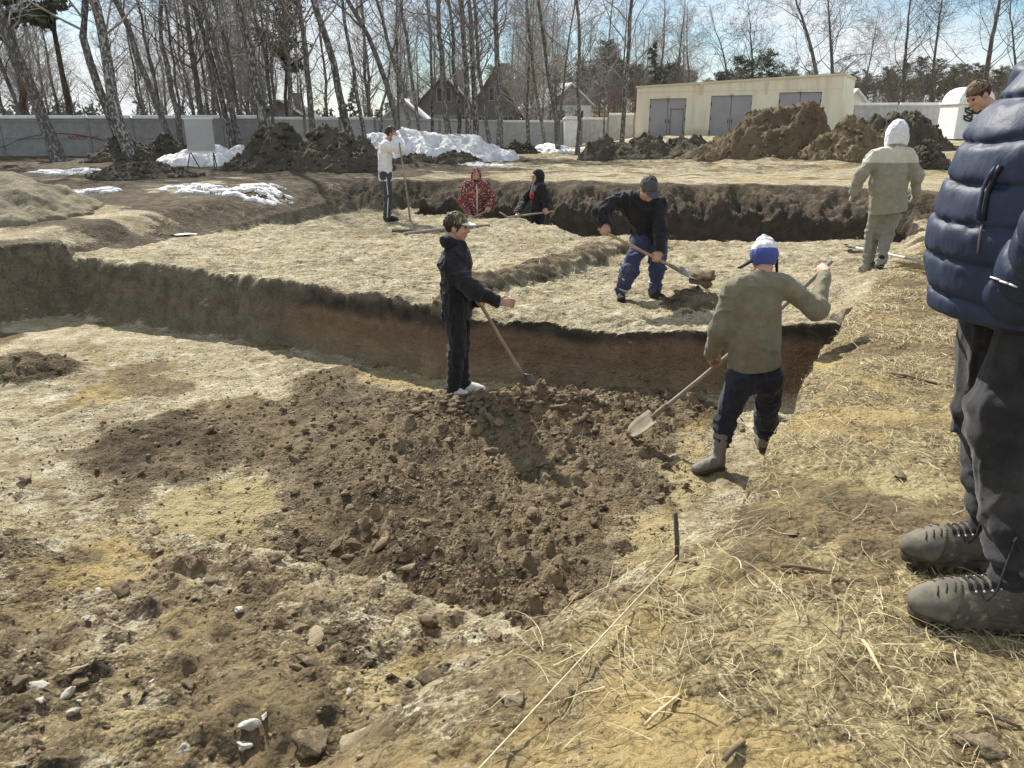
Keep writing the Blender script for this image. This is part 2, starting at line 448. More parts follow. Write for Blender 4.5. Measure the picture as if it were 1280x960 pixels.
    brown = np.maximum(brown, .95 * straw * sstep(.05, -.30, fbm(x * 1.5, y * 1.5, 201, 4)) * (y < 12))
    brown = np.maximum(brown, .8 * sstep(17, 20, y) * sstep(-.15, .45, fbm(x * .22, y * 1.3, 125, 4)) * sstep(60, 40, y))
    mud = sstep(19.5, 22, y) * sstep(3, -1, x) + sstep(11, 13, y) * sstep(-3.5, -5, x)
    mud = np.clip(mud, 0, 1) * sstep(-.55, .2, fbm(x * .35, y * .9, 109, 4)) * (1 - tS)
    mud = np.maximum(mud, .9 * back * (out > 0) * (1 - sstep(bw * .75, bw * 1.15, out)))
    damp_shade = lipx * (1 - bench) * tP * np.exp(-(np.maximum(s - .15, 0) / .45) ** 2) * (x < .8) * (.85 + .3 * fbm(x * 3, y * 3, 135, 3))  # damp soil, with the shade beyond the lip painted in as darkening
    soil_m = np.maximum(soil_m, damp_shade)
    damp_shade = np.maximum(damp_shade, .75 * tP * sstep(.1, .55, fbm(x * .75 + 3, y * .75, 137, 4)) * soil_m)
    brown = brown * (1 - .9 * np.clip(ochre, 0, 1))
    ochre = np.maximum(ochre, sstep(.25, .6, hum + .15 * fbm(x * 5, y * 5, 133, 3)))
    mud = np.maximum(mud, .7 * lft * (1 - sstep(.3, .75, out)) * (1 - np.maximum(tS, tP)))
    mud = np.maximum(mud, sstep(-1.5, -3.0, x) * sstep(14.3, 16.5, y) * (1 - tS) * (1 - tP) * sstep(-.75, -.05, fbm(x * .5, y * 1.3, 139, 4)) * .95)
    mud = np.maximum(mud, sstep(-.15, .35, fbm(x * .3, y * 1.1, 111, 4)) * sstep(20, 24, y) * .5)
    return z, dict(soil=soil_m, ochre=ochre, straw=straw, mud=mud, brown=brown, damp_shade=damp_shade)

def axis(segs):
    out = [segs[0][0]]
    for a, b, h0, h1 in segs:
        n = max(2, int(round((b - a) / ((h1 - h0) / math.log(h1 / h0) if abs(h1 - h0) > 1e-6 else h0))))
        q = np.linspace(0, 1, n + 1)[1:]
        t = (((h1 / h0) ** q) - 1) / (h1 / h0 - 1) if abs(h1 - h0) > 1e-6 else q
        out += list(a + (b - a) * t)
    return np.array(out)

gx = axis([(-900, -40, 60, 1.6), (-40, -9, 1.6, .09), (-9, -3.4, .09, .024), (-3.4, 4.2, .022, .022), (4.2, 9, .024, .07), (9, 40, .07, 1.6), (40, 900, 1.6, 60)])
gy = axis([(-40, -1, 6, .2), (-1, 1, .2, .03), (1, 8.6, .02, .025), (8.6, 14, .028, .04), (14, 20, .04, .06), (20, 48, .06, .5), (48, 130, .5, 4), (130, 1500, 4, 90)])
GX, GY = np.meshgrid(gx, gy)
gz, gm = ground(GX.ravel(), GY.ravel(), True)
nx, ny = len(gx), len(gy)
ii = np.arange(nx * ny).reshape(ny, nx)
gf = np.stack([ii[:-1, :-1], ii[:-1, 1:], ii[1:, 1:], ii[1:, :-1]], -1).reshape(-1, 4)
gme = make_mesh('ground', np.stack([GX.ravel(), GY.ravel(), gz], 1), gf)
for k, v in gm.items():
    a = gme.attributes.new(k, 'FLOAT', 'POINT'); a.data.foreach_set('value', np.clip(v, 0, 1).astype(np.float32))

t = NT('excavated_ground'); P = t.pos(); G = t.geo()
nz = t.sep(G.outputs['True Normal'])[2]; pz = t.sep(P)[2]
n1, n2, n3, n4 = t.noise(P, .8, 6, .6), t.noise(P, 5, 6, .65), t.noise(t.mapping(P, (6, 22, 10), (0, 0, .35)), 1, 5, .65), t.noise(P, 45, 4, .65)
pale = t.mix(t.rng(n1, .35, .65), (.47, .40, .25), (.335, .28, .175))
pale = t.mix(t.rng(n2, .42, .7), pale, (.60, .55, .40))
pale = t.mix(t.rng(n3, .52, .72), pale, (.21, .165, .095))
pale = t.mix(t.rng(n4, .52, .70), pale, (.17, .14, .09))
pale = t.mix(t.rng(t.noise(P, 1.7, 7, .75), .50, .66), pale, (.27, .21, .12))
vc = t.voro(P, 52, out='Color'); vr = t.sep(vc)[0]; vd = t.voro(P, 52); vb = t.voro(P, 21)
gmask = t.rng(t.noise(P, 2.6, 5, .7), .38, .62, .15, 1.0)
def grit(c): return t.mix(t.math('MULTIPLY', gmask, t.rng(vr, .5, .95, 0, .75)), c, t.mix(1.0, c, (.45, .43, .40), 'MULTIPLY'))
pale = grit(pale); pale = t.mix(t.math('MULTIPLY', gmask, t.rng(vr, .08, .0, 0, .7)), pale, (.60, .56, .45))
och = t.mix(t.rng(n2, .35, .7), (.43, .352, .19), (.35, .282, .15))
och = t.mix(t.rng(n4, .56, .72), och, (.2, .15, .08))
soil = t.mix(t.rng(n2, .35, .65), (.145, .108, .064), (.23, .178, .108))
soil = t.mix(t.rng(t.noise(P, 2.1, 4), .48, .68), soil, (.085, .068, .045))
soil = t.mix(t.rng(n4, .55, .75), soil, (.27, .23, .16))
strw = t.mix(t.rng(n2, .35, .65), (.36, .29, .15), (.20, .152, .08))
strw = t.mix(t.rng(t.noise(t.mapping(P, (60, 14, 30), (0, 0, .8)), 1, 4, .7), .5, .68), strw, (.62, .53, .31))
strw = t.mix(t.rng(t.noise(P, 26, 5, .75), .50, .66), strw, (.09, .068, .04))
mud = t.mix(t.rng(n2, .4, .65), (.078, .062, .043), (.145, .118, .08))
mud = t.mix(t.rng(n3, .55, .7), mud, (.25, .205, .14))
jn = t.noise(P, 7, 5, .7)
jf = t.noise(P, 48, 4, .75)
jit = t.math('ADD', t.math('MULTIPLY', t.math('SUBTRACT', jn, .5), .9), t.math('MULTIPLY', t.math('SUBTRACT', jf, .5), 1.3))
def ms(a): return t.rng(t.math('ADD', t.attr(a), jit), .38, .62)
soil = grit(soil); strw = grit(strw); mud = grit(mud)
c = t.mix(ms('straw'), pale, strw)
c = t.mix(ms('ochre'), c, och)
brn = t.mix(t.rng(n2, .35, .65), (.265, .20, .108), (.16, .122, .07)); brn = t.mix(t.rng(n4, .5, .68), brn, (.10, .08, .05)); brn = t.mix(t.rng(n1, .5, .62), brn, (.40, .305, .14))
c = t.mix(ms('brown'), c, grit(brn))
c = t.mix(ms('mud'), c, mud)
c = t.mix(ms('soil'), c, soil)
c = t.mix(t.math('MULTIPLY', t.rng(t.attr('damp_shade'), .1, .8), .75), c, t.mix(1.0, c, (.42, .40, .38), 'MULTIPLY'))  # damp patches and painted lip shade both multiplied into the colour
# the cut faces: dark humus above brown loam above tan clay, in wavy layers
wz = t.math('ADD', pz, t.math('MULTIPLY', t.math('SUBTRACT', t.noise(t.mapping(P, (1, 1, .5)), 1.1, 4, .6), .5), .42))
wf = t.noise(t.mapping(P, (1.2, 1.2, 26)), 1, 5, .6)
face = t.mix(t.rng(t.noise(P, 9, 5, .65), .35, .65), (.20, .135, .09), (.26, .18, .12))
face = t.mix(t.rng(wz, -.72, -.52), t.mix(t.rng(n2, .4, .6), (.32, .25, .155), (.25, .19, .12)), face)
face = t.mix(t.rng(wz, -.42, -.30), face, t.mix(t.rng(n2, .4, .6), (.055, .045, .034), (.10, .082, .06)))
face = t.mix(t.rng(wz, -.24, -.12), face, t.mix(t.rng(n2, .35, .65), (.17, .145, .105), (.25, .21, .15)))
face = t.mix(t.math('MULTIPLY', t.rng(wf, .56, .68), .28), face, (.095, .068, .048))
wallm = t.rng(t.math('ADD', nz, t.math('MULTIPLY', t.math('SUBTRACT', jn, .5), .3)), .78, .52)
low = t.rng(pz, -.05, .12, 1, 0)
leftw = t.rng(t.math('ADD', t.sep(P)[0], t.math('MULTIPLY', t.noise(P, .8, 3), 1.5)), -2.6, -1.2, 1, 0)
grey = t.mix(t.rng(n2, .35, .65), (.145, .125, .09), (.25, .215, .15)); grey = t.mix(t.rng(n4, .5, .7), grey, (.07, .06, .045))
face = t.mix(t.math('MULTIPLY', leftw, .85), face, grey)
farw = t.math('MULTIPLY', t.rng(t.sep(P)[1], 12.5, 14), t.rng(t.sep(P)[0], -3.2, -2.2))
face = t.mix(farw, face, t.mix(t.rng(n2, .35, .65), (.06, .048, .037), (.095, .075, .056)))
c = t.mix(t.math('MULTIPLY', wallm, low), c, face)
t.color(c)
t.set(Roughness=.95)
t.p.inputs['Specular IOR Level'].default_value = .15
t.bump(t.noise(P, 9, 6, .7), .8, .05)
t.bump(t.noise(P, 55, 5, .75), 1.0, .014)
t.bump(t.math('ADD', t.math('MULTIPLY', vd, gmask), t.math('MULTIPLY', vb, .8)), .8, -.02)
M_GROUND = t.m
tag(put('ground', gme, M_GROUND), kind='structure')
# ================================================================== SPOIL HEAPS AND SNOW
def soil_mat(name, a, b, c, grain=18):
    t = NT(name); P = t.pos()
    k = t.mix(t.rng(t.noise(P, 1.3, 5, .6), .35, .65), a, b)
    k = t.mix(t.rng(t.noise(P, grain, 5, .7), .52, .72), k, c)
    k = t.mix(t.rng(t.noise(P, 5, 5, .7), .55, .7), k, tuple(q * .55 for q in a))
    t.color(k); t.set(Roughness=.95)
    t.bump(t.noise(P, 7, 6, .7), .7, .08); t.bump(t.noise(P, 40, 4, .7), .5, .015)
    return t.m
M_DARKHEAP = soil_mat('dark_spoil', (.07, .06, .043), (.11, .094, .066), (.19, .165, .12))
M_TANHEAP = soil_mat('tan_spoil', (.20, .158, .092), (.145, .115, .07), (.29, .24, .155))
M_REDHEAP = soil_mat('reddish_spoil', (.105, .08, .05), (.17, .13, .08), (.27, .215, .14))
M_DRYHEAP = soil_mat('dry_spoil', (.25, .215, .14), (.18, .155, .11), (.36, .32, .23))
t = NT('old_snow'); P = t.pos()
k = t.mix(t.rng(t.noise(P, 2.5, 6, .7), .36, .62), (.86, .87, .88), (.60, .59, .57))
k = t.mix(t.rng(t.noise(P, 14, 5, .75), .53, .70), k, (.30, .275, .24))
t.color(k); t.set(Roughness=.7); t.bump(t.noise(P, 6, 6, .7), .8, .08)
M_SNOW = t.m

def heap(name, label, cat, peaks, ybase, mat, seed, group=None, ry=None, lump=.16, n=120, kind=None, pexp=1.15, grit=1.0):
    """peaks: (px, py of the top, half width in px). The heap stands on the ground at the distance ybase."""
    if mat is M_SNOW: grit = min(grit, .3)
    P3 = [(aty(px, py, ybase), hw / FPX * ybase) for px, py, hw in peaks]
    x0, x1 = min(p[0] - w for p, w in P3), max(p[0] + w for p, w in P3)
    ryy = ry or max(w for p, w in P3) * .8
    xs = np.linspace(x0 - .4, x1 + .4, n); ys = np.linspace(ybase - ryy - .4, ybase + ryy + .4, n * 2 // 3)
    X, Y = np.meshgrid(xs, ys); X, Y = X.ravel(), Y.ravel()
    base = ground(X, Y)
    wob = .20 * fbm(X * .9, Y * .9, seed, 5, .6)
    hgt = np.zeros(X.shape)
    for p, w in P3:
        hh = max(p[2] - float(natural(np.float64(p[0]), np.float64(ybase))), .09)
        r = np.sqrt(((X - p[0]) / w) ** 2 + ((Y - ybase) / (ryy * w / max(q for _, q in P3))) ** 2) + wob
        hgt = np.maximum(hgt, hh * np.clip(1 - r ** pexp, 0, 1))
    amp = np.clip(hgt / .5, 0, 1)
    d, q = worley(X * 2.2, Y * 2.2, seed + 3)
    d2, q2 = worley(X * 5.5, Y * 5.5, seed + 4)
    hgt = hgt + amp * (lump * (.5 * fbm(X * 1.5, Y * 1.5, seed + 7, 3) + .35 * q * np.sqrt(np.clip(1 - (d / .6) ** 2, 0, 1)) - .15) + grit * .06 * q2 ** 2 * np.sqrt(np.clip(1 - (d2 / .6) ** 2, 0, 1)) + grit * .05 * fbm(X * 7, Y * 7, seed + 9, 4, .65))
    if name == 'snow_patch' or (mat is M_SNOW and ybase < 26):      # thin snow melts into scraps
        hgt = np.minimum(hgt, .045 + .02 * fbm(X * 6, Y * 6, seed + 23, 3)) * sstep(-.06, .10, fbm(X * 2.2, Y * 4.0, seed + 21, 5, .65) + .8 * hgt) - .004
    Z = base - .12 * (hgt < .01) + np.maximum(hgt, -.05) + .01
    cx = sum(p[0] for p, _ in P3) / len(P3)
    o0 = np.array([cx, ybase, float(natural(np.float64(cx), np.float64(ybase)))])
    m = len(ys); ii = np.arange(m * n).reshape(m, n)
    f = np.stack([ii[:-1, :-1], ii[:-1, 1:], ii[1:, 1:], ii[1:, :-1]], -1).reshape(-1, 4)
    keep = (hgt[f] > .004).any(1)
    f = f[keep]; used = np.unique(f); re_ = np.zeros(m * n, int); re_[used] = np.arange(len(used))
    V = np.stack([X, Y, Z], 1)[used] - o0
    o = put(name, make_mesh(name, V, re_[f]), mat, loc=o0)
    if grit > .5 and mat is not M_SNOW:       # loose clods on its flanks
        r_ = np.random.RandomState(seed); sel = r_.choice(len(V), min(len(V), 520), replace=False); c_ = V[sel]; s_ = .02 + .11 * r_.uniform(0, 1, len(sel)) ** 4
        tv = np.array([(1, 0, -.4), (-.5, .87, -.4), (-.5, -.87, -.4), (.3, .1, .8), (-.6, .2, .6), (.2, -.7, .5)]); tf = np.array([(0, 1, 3), (1, 4, 3), (1, 2, 4), (2, 5, 4), (2, 0, 5), (0, 3, 5), (3, 4, 5), (0, 2, 1)])
        an = r_.uniform(0, 6.28, len(sel)); ca, sa = np.cos(an)[:, None], np.sin(an)[:, None]
        W = np.stack([tv[None, :, 0] * ca - tv[None, :, 1] * sa, tv[None, :, 0] * sa + tv[None, :, 1] * ca, np.broadcast_to(tv[None, :, 2], (len(sel), 6))], -1) * s_[:, None, None] * r_.uniform(.7, 1.3, (len(sel), 6, 1)) + c_[:, None]
        lc = put('loose_clods', make_mesh('loose_clods', W.reshape(-1, 3), (tf[None] + np.arange(len(sel))[:, None, None] * 6).reshape(-1, 3), False), mat); lc.parent = o; lc['kind'] = 'stuff'
    return tag(o, label, cat, group, kind)

G1 = 'heaps of dug soil round the site'
heap('spoil_heap', 'large brown earth heap with two peaks in front of the garage doors', 'earth heap', [(1000, 124, 66), (962, 130, 80), (915, 168, 60)], 31, M_REDHEAP, 11, G1, lump=.17)
heap('spoil_heap', 'smooth tan earth heap beside the large brown one, right of the garage', 'earth heap', [(1066, 143, 62)], 29, M_TANHEAP, 12, G1, lump=.1)
heap('spoil_heap', 'blackish earth heap behind the white hood, in front of the white wall', 'earth heap', [(1132, 130, 62), (1098, 138, 40)], 36, M_DARKHEAP, 13, G1)
heap('spoil_heap', 'small rough clod heap right beside the man in the light work suit', 'earth heap', [(1160, 176, 34)], 23.5, M_DARKHEAP, 14, G1, lump=.25)
heap('spoil_heap', 'low dark rubble ridge below the cream garage', 'earth heap', [(757, 164, 32), (800, 172, 55), (860, 171, 60)], 34, M_DARKHEAP, 15, G1, lump=.35)
heap('spoil_heap', 'big dark grey earth heap with two tops behind the man in the white hooded top', 'earth heap', [(345, 153, 62), (408, 152, 66), (450, 166, 42)], 23, M_DARKHEAP, 16, G1, lump=.22, n=140)
heap('spoil_heap', 'dark earth heap at the foot of the speckled double birch by the fence', 'earth heap', [(152, 170, 48)], 28.5, M_DARKHEAP, 17, G1)
heap('spoil_heap', 'dark earth heap just left of the blank notice board', 'earth heap', [(206, 168, 44)], 30, M_DARKHEAP, 18, G1)
heap('spoil_heap', 'dry tan bank of earth at the left end of the excavation', 'earth heap', [(-40, 216, 150)], 13.6, M_DRYHEAP, 19, G1, lump=.05, grit=.3)
heap('spoil_heap', 'low dark mound in front of the notice board', 'earth heap', [(180, 204, 66)], 20.5, M_DARKHEAP, 20, G1)
heap('spoil_heap', 'low black strip of earth at the near foot of the big snow bank', 'earth heap', [(570, 189, 42), (520, 193, 34)], 29, M_DARKHEAP, 21, G1)
heap('spoil_heap', 'tiny dark mound by the grey fence, right of the snow bank', 'earth heap', [(642, 177, 22), (660, 179, 16)], 42, M_DARKHEAP, 22, G1)
G2 = 'banks of old snow'
heap('snow_bank', 'long dirty white snow bank behind the man with raised hands', 'snow bank', [(520, 161, 66), (575, 168, 66), (470, 168, 44), (610, 178, 40)], 35, M_SNOW, 31, G2, ry=2.6, lump=.14, n=140, pexp=1.7)
heap('snow_bank', 'white snow bank behind the legs of the notice board', 'snow bank', [(262, 182, 56), (300, 181, 36), (225, 192, 30)], 27, M_SNOW, 32, G2, lump=.15, pexp=1.6)
heap('snow_bank', 'snow lying at the foot of the left leaning birch', 'snow bank', [(110, 210, 52), (60, 214, 36)], 22, M_SNOW, 33, G2, lump=.15, pexp=1.6)
heap('snow_bank', 'thin grey snow scraps under the trees at the white wall', 'snow bank', [(690, 180, 38), (730, 182, 26)], 44, M_SNOW, 38, G2, lump=.15, pexp=1.4)
G3 = 'thin patches of melting snow'
heap('snow_patch', 'thin streaked snow patch on the mud below the dark left heap', 'snow patch', [(305, 237, 60), (245, 243, 44)], 16.6, M_SNOW, 34, G3, ry=.9, lump=.14, pexp=2.2)
heap('snow_patch', 'thin snow patch in the mud left of the low dark mound', 'snow patch', [(120, 236, 32)], 16.4, M_SNOW, 35, G3, ry=.5, lump=.12, pexp=2)
heap('snow_patch', 'flat snow strip in front of the long snow bank', 'snow patch', [(605, 195, 42)], 27, M_SNOW, 36, G3, ry=.8, lump=.04, pexp=2)

# ================================================================== FENCES, GARAGE, HOUSES
M_CONC = simple('weathered_concrete', (.33, .325, .31), (.27, .265, .255), 3, bump=.3)
M_CONC2 = simple('pale_concrete', (.52, .52, .50), (.42, .42, .41), 3, bump=.3)
M_POST = simple('dark_concrete', (.24, .235, .22), (.30, .29, .27), 6)
M_WHITE = simple('white_plaster', (.86, .86, .85), (.74, .74, .72), 4)
M_RED = simple('red_spray_paint', (.45, .06, .06), (.36, .05, .05), 6)
M_BLACK = simple('black_metal', (.03, .03, .03), (.05, .05, .05), 9, rough=.6)

def fence(label, a, b, n, h, mp_, mpost, mcap, cap=True, slats=False):
    a, b = np.array(a, float), np.array(b, float); L = np.linalg.norm(b - a); d = (b - a) / L; ang = math.atan2(d[1], d[0])
    zg = lambda q: float(natural(np.float64(q[0]), np.float64(q[1])))
    rt = root('concrete_fence', (a[0], a[1], zg(a))); tag(rt, label, 'fence')
    w = L / n; rot = Matrix.Rotation(ang, 3, 'Z')
    panel = MB(); panel.box((0, 0, h / 2), (w - .10, .10, h), bev=.012)
    panel.box((0, -.06, h * .5), (w - .3, .03, .05)); panel.box((0, -.06, h * .93), (w - .3, .03, .05))
    if slats:
        for k in range(1, 6): panel.box((-w / 2 + k * w / 6, -.062, h * .45), (.05, .028, h * .8))
    pme = panel.mesh('panel'); pme.materials.append(mp_)
    post = MB(); post.box((0, 0, h / 2 + .02), (.16, .18, h + .04), bev=.02); qme = post.mesh('post'); qme.materials.append(mpost)
    capm = MB(); capm.box((0, 0, h + .07), (w + .02 - .18, .22, .16), bev=.03); cme = capm.mesh('cap'); cme.materials.append(mcap)
    for i in range(n + 1):
        p = a + d * w * i
        o = put('post', qme, parent=None); o.parent = rt; o.location = (p[0] - a[0], p[1] - a[1], zg(p) - rt.location.z); o.rotation_euler = (0, 0, ang)
        if i < n:
            p = a + d * w * (i + .5)
            for nm, me in (('panel', pme),) + ((('cap', cme),) if cap else ()):
                o = put(nm, me); o.parent = rt; o.location = (p[0] - a[0], p[1] - a[1], zg(p) - rt.location.z); o.rotation_euler = (0, 0, ang)
    return rt

f1 = fence('long grey concrete panel fence with white coping and a red scrawl, behind the left birches', (-31, 36.5), (-10.9, 36), 10, 1.62, M_CONC, M_POST, M_WHITE)
# red scrawl and hanging wires on its face
g = MB(); rs = random.Random(4)
pts = [(-19.9 + i * .055 , 36.15, 1.12 + .07 * math.sin(i * 1.9) + .03 * rs.random()) for i in range(26)]
g.tube(pts, .018, 5)
g.tube([(-19.5, 36.15, 1.25), (-19.0, 36.15, 1.1), (-18.4, 36.15, 1.20), (-17.9, 36.15, 1.05)], .016, 5)
g.build('scrawl', M_RED, f1)
g = MB()
for xa, xb, s in ((-26, -22.2, .45), (-22.2, -18.3, -.3), (-18.3, -14.6, .3)):
    g.tube([(xa + (xb - xa) * q, 36.1, 1.0 - s * 4 * q * (1 - q)) for q in np.linspace(0, 1, 12)], .012, 4)
g.build('wire', M_BLACK, f1)
fence('low grey fence run behind the big dark heap', (-13.2, 44), (-7.6, 45), 3, 1.62, M_CONC2, M_POST, M_WHITE)
fence('grey ribbed fence behind the long snow bank and the birch clump', (-11.2, 56), (-.9, 56.5), 5, 1.6, M_CONC2, M_POST, M_CONC2, slats=True)
fence('whitish ribbed fence with a snow white coping between the thin birches and the garage', (-.7, 56.5), (8.6, 57), 5, 1.6, M_CONC2, M_POST, M_WHITE, slats=True)
fence('pale wall with white coping at the right, behind the blackish heap', (20.0, 47.5), (27.0, 46.5), 3, 1.75, M_CONC2, M_CONC2, M_WHITE)

def pillar(label, px, y, w, h, orn):
    p = aty(px, 155, y); zg = float(natural(np.float64(p[0]), np.float64(y)))
    rt = root('gate_pillar', (p[0], y, zg)); tag(rt, label, 'gate pillar')
    m = MB(); m.box((0, 0, h / 2), (w, w, h), bev=.03); o = m.build('shaft', M_WHITE); o.parent = rt
    m = MB(); m.box((0, 0, h + .06), (w + .16, w + .16, .12), bev=.03)
    n_ = 14; prof = [((w * .5) * math.cos(a), (w * (.42 if orn else .12)) * math.sin(a)) for a in np.linspace(0, math.pi, n_)]
    v = [(q[0], s * w * .45, h + .12 + q[1]) for s in (-1, 1) for q in prof]
    m.add(v, [tuple(range(n_)), tuple(range(2 * n_ - 1, n_ - 1, -1))] + [(i, i + n_, i + n_ + 1, i + 1) for i in range(n_ - 1)])
    o = m.build('cap', M_WHITE); o.parent = rt
    if orn:
        for zz in (.62, .84):
            m = MB()
            for sx in (-1, 1):
                m.tube([(sx * (w * .1 + w * .24 * math.sin(q) * .9), -w / 2 - .02, h * zz + .16 * math.cos(q)) for q in np.linspace(0, math.pi * 1.7, 10)], .05, 6)
                m.tube([(sx * w * .05, -w / 2 - .02, h * zz - .12), (sx * w * .34, -w / 2 - .02, h * zz + .12)], .04, 6)
            o = m.build('ornament', M_BLACK); o.parent = rt
pillar('white gate pillar with dark curled ornament and rounded top beside the puffer jacket', 1205, 44, 1.9, 1.75, True)
pillar('small white brick pillar in the fence between two thin birches', 715, 56, 1.1, 1.75, False)

# --- the garage: wall, plinth, roof edge, three double doors
t = NT('cream_panel'); P = t.pos(); k = t.mix(t.rng(t.noise(t.mapping(P, (2.2, 2.2, .35)), 1, 5, .65), .42, .72), (.80, .755, .61), (.66, .615, .49)); k = t.mix(t.rng(t.math('ADD', t.sep(P)[2], t.math('MULTIPLY', t.noise(P, 1.3, 4), 1.2)), 2.1, 1.3), k, (.48, .42, .31)); t.color(k); t.set(Roughness=.7); M_CREAM = t.m
M_GDOOR = simple('grey_door', (.36, .35, .37), (.32, .31, .33), 1.0, rough=.6, bump=.05)
M_TRIM = simple('cream_trim', (.68, .62, .46), (.63, .57, .42), 3, rough=.7, bump=0)
M_PLINTH = simple('pale_plinth', (.62, .60, .54), (.55, .53, .48), 5)
ga, gb = aty(795, 140, 54)[:2], aty(1050, 140, 48)[:2]
gl = np.linalg.norm(gb - ga); gd = (gb - ga) / gl; gang = math.atan2(gd[1], gd[0]); gz0, gdep = .72, 6.0
gar = root('garage', (ga[0], ga[1], gz0)); gar.rotation_euler = (0, 0, gang)
tag(gar, 'long low cream garage with three grey double doors behind the earth heaps', 'garage')
def gput(name, m, mat, parent=None):
    o = m.build(name, mat); o.parent = parent or gar; return o
def tx(px):                                # along the front where that pixel column meets it
    k = (px - 640) / FPX * (math.cos(PITCH) - .012)
    return (k * ga[1] * 1.0 + k * 0 - ga[0]) / (gd[0] - k * gd[1])
H0, H1 = aty(795, 110, 54)[2] - gz0, aty(1050, 94, 48)[2] - gz0
top = lambda s: H0 + (H1 - H0) * s / gl
m = MB()
doors = [(tx(813), tx(859), H0 - .68), (tx(889.5), tx(941), H0 - .56), (tx(974.5), tx(1028), H0 - .44)]
cuts = [0.0] + [q for d in doors for q in d[:2]] + [gl]
def wedge(mb, s0, s1, z0, dy0, dy1, h=None):
    za, zb = (top(s0), top(s1)) if h is None else (h, h)
    v = [(s, y, z) for s, zt in ((s0, za), (s1, zb)) for y in (dy0, dy1) for z in (z0, zt)]
    mb.add(v, [(0, 1, 3, 2), (4, 6, 7, 5), (0, 4, 5, 1), (2, 3, 7, 6), (0, 2, 6, 4), (1, 5, 7, 3)])
for i in range(0, len(cuts), 2): wedge(m, cuts[i], cuts[i + 1], -.9, 0, .25)
for d in doors: wedge(m, d[0], d[1], d[2], 0, .25)
wedge(m, gl - .25, gl, -.9, .25, gdep); wedge(m, 0, .25, -.9, .25, gdep); wedge(m, .25, gl - .25, -.9, gdep - .25, gdep)
gput('wall', m, M_CREAM)
m = MB(); v = [(s, y, top(s) + dz) for s in (-.06, gl + .06) for y in (-.08, gdep + .06) for dz in (.004, .12)]
m.add(v, [(0, 1, 3, 2), (4, 6, 7, 5), (0, 4, 5, 1), (2, 3, 7, 6), (0, 2, 6, 4), (1, 5, 7, 3)]); gput('roof', m, M_TRIM)
m = MB()
for i in range(0, len(cuts), 2): wedge(m, cuts[i] + (.02 if i else -.03), cuts[i + 1] + (.03 if i == 6 else -.02), -.9, -.03, -.004, .28)
gput('plinth', m, M_PLINTH)
m = MB(); wedge(m, .02, gl - .02, H0 - .30, -.012, -.003, H0 - .275); gput('joint', m, M_TRIM)
for s in (tx(877), tx(958)):
    m = MB(); m.box((s, -.05, H0 - .2), (.12, .09, .55), bev=.01); m.box((s, -.06, H0 + .1), (.22, .11, .12), bev=.01); gput('drain_spout', m, M_TRIM)
for i, d in enumerate(doors):
    w = (d[1] - d[0]) / 2
    m = MB(); m.box((d[0] + w, -.05, d[2] + .08), (.26, .10, .10), bev=.02); gput('lamp', m, M_TRIM)
    for k in (0, 1):
        m = MB(); m.box((d[0] + w * (k + .5), .09, d[2] / 2 - .02), (w - .03, .06, d[2] - .05), bev=.01)
        for zz in (.02, .98): m.box((d[0] + w * (k + .5), .052, d[2] * zz), (w - .1, .016, .05))
        dl = gput('door_leaf', m, M_GDOOR)
        if i == 0 and k == 1:
            m = MB(); c0 = d[0] + w * 1.52
            for q in ((c0 - .42, .95, .05, 1.9), (c0 + .42, .95, .05, 1.9), (c0, 1.9, .89, .05)): m.box((q[0], .05, q[1]), (q[2], .02, q[3]))
            gput('wicket_door', m, simple('door_frame_grey', (.15, .145, .155), (.17, .165, .17), 4, rough=.6, bump=0), dl)
        for zz in (.18, .5, .82):
            m = MB(); m.tube([(d[0] + (2 * w - .04 if k else .04), .05, d[2] * zz - .09), (d[0] + (2 * w - .04 if k else .04), .05, d[2] * zz + .09)], .03, 6); gput('hinge', m, M_BLACK, dl)
        m = MB(); m.box((d[0] + w + (.12 if k else -.12), .045, 1.15), (.04, .04, .22), bev=.01); gput('handle', m, M_BLACK, dl)

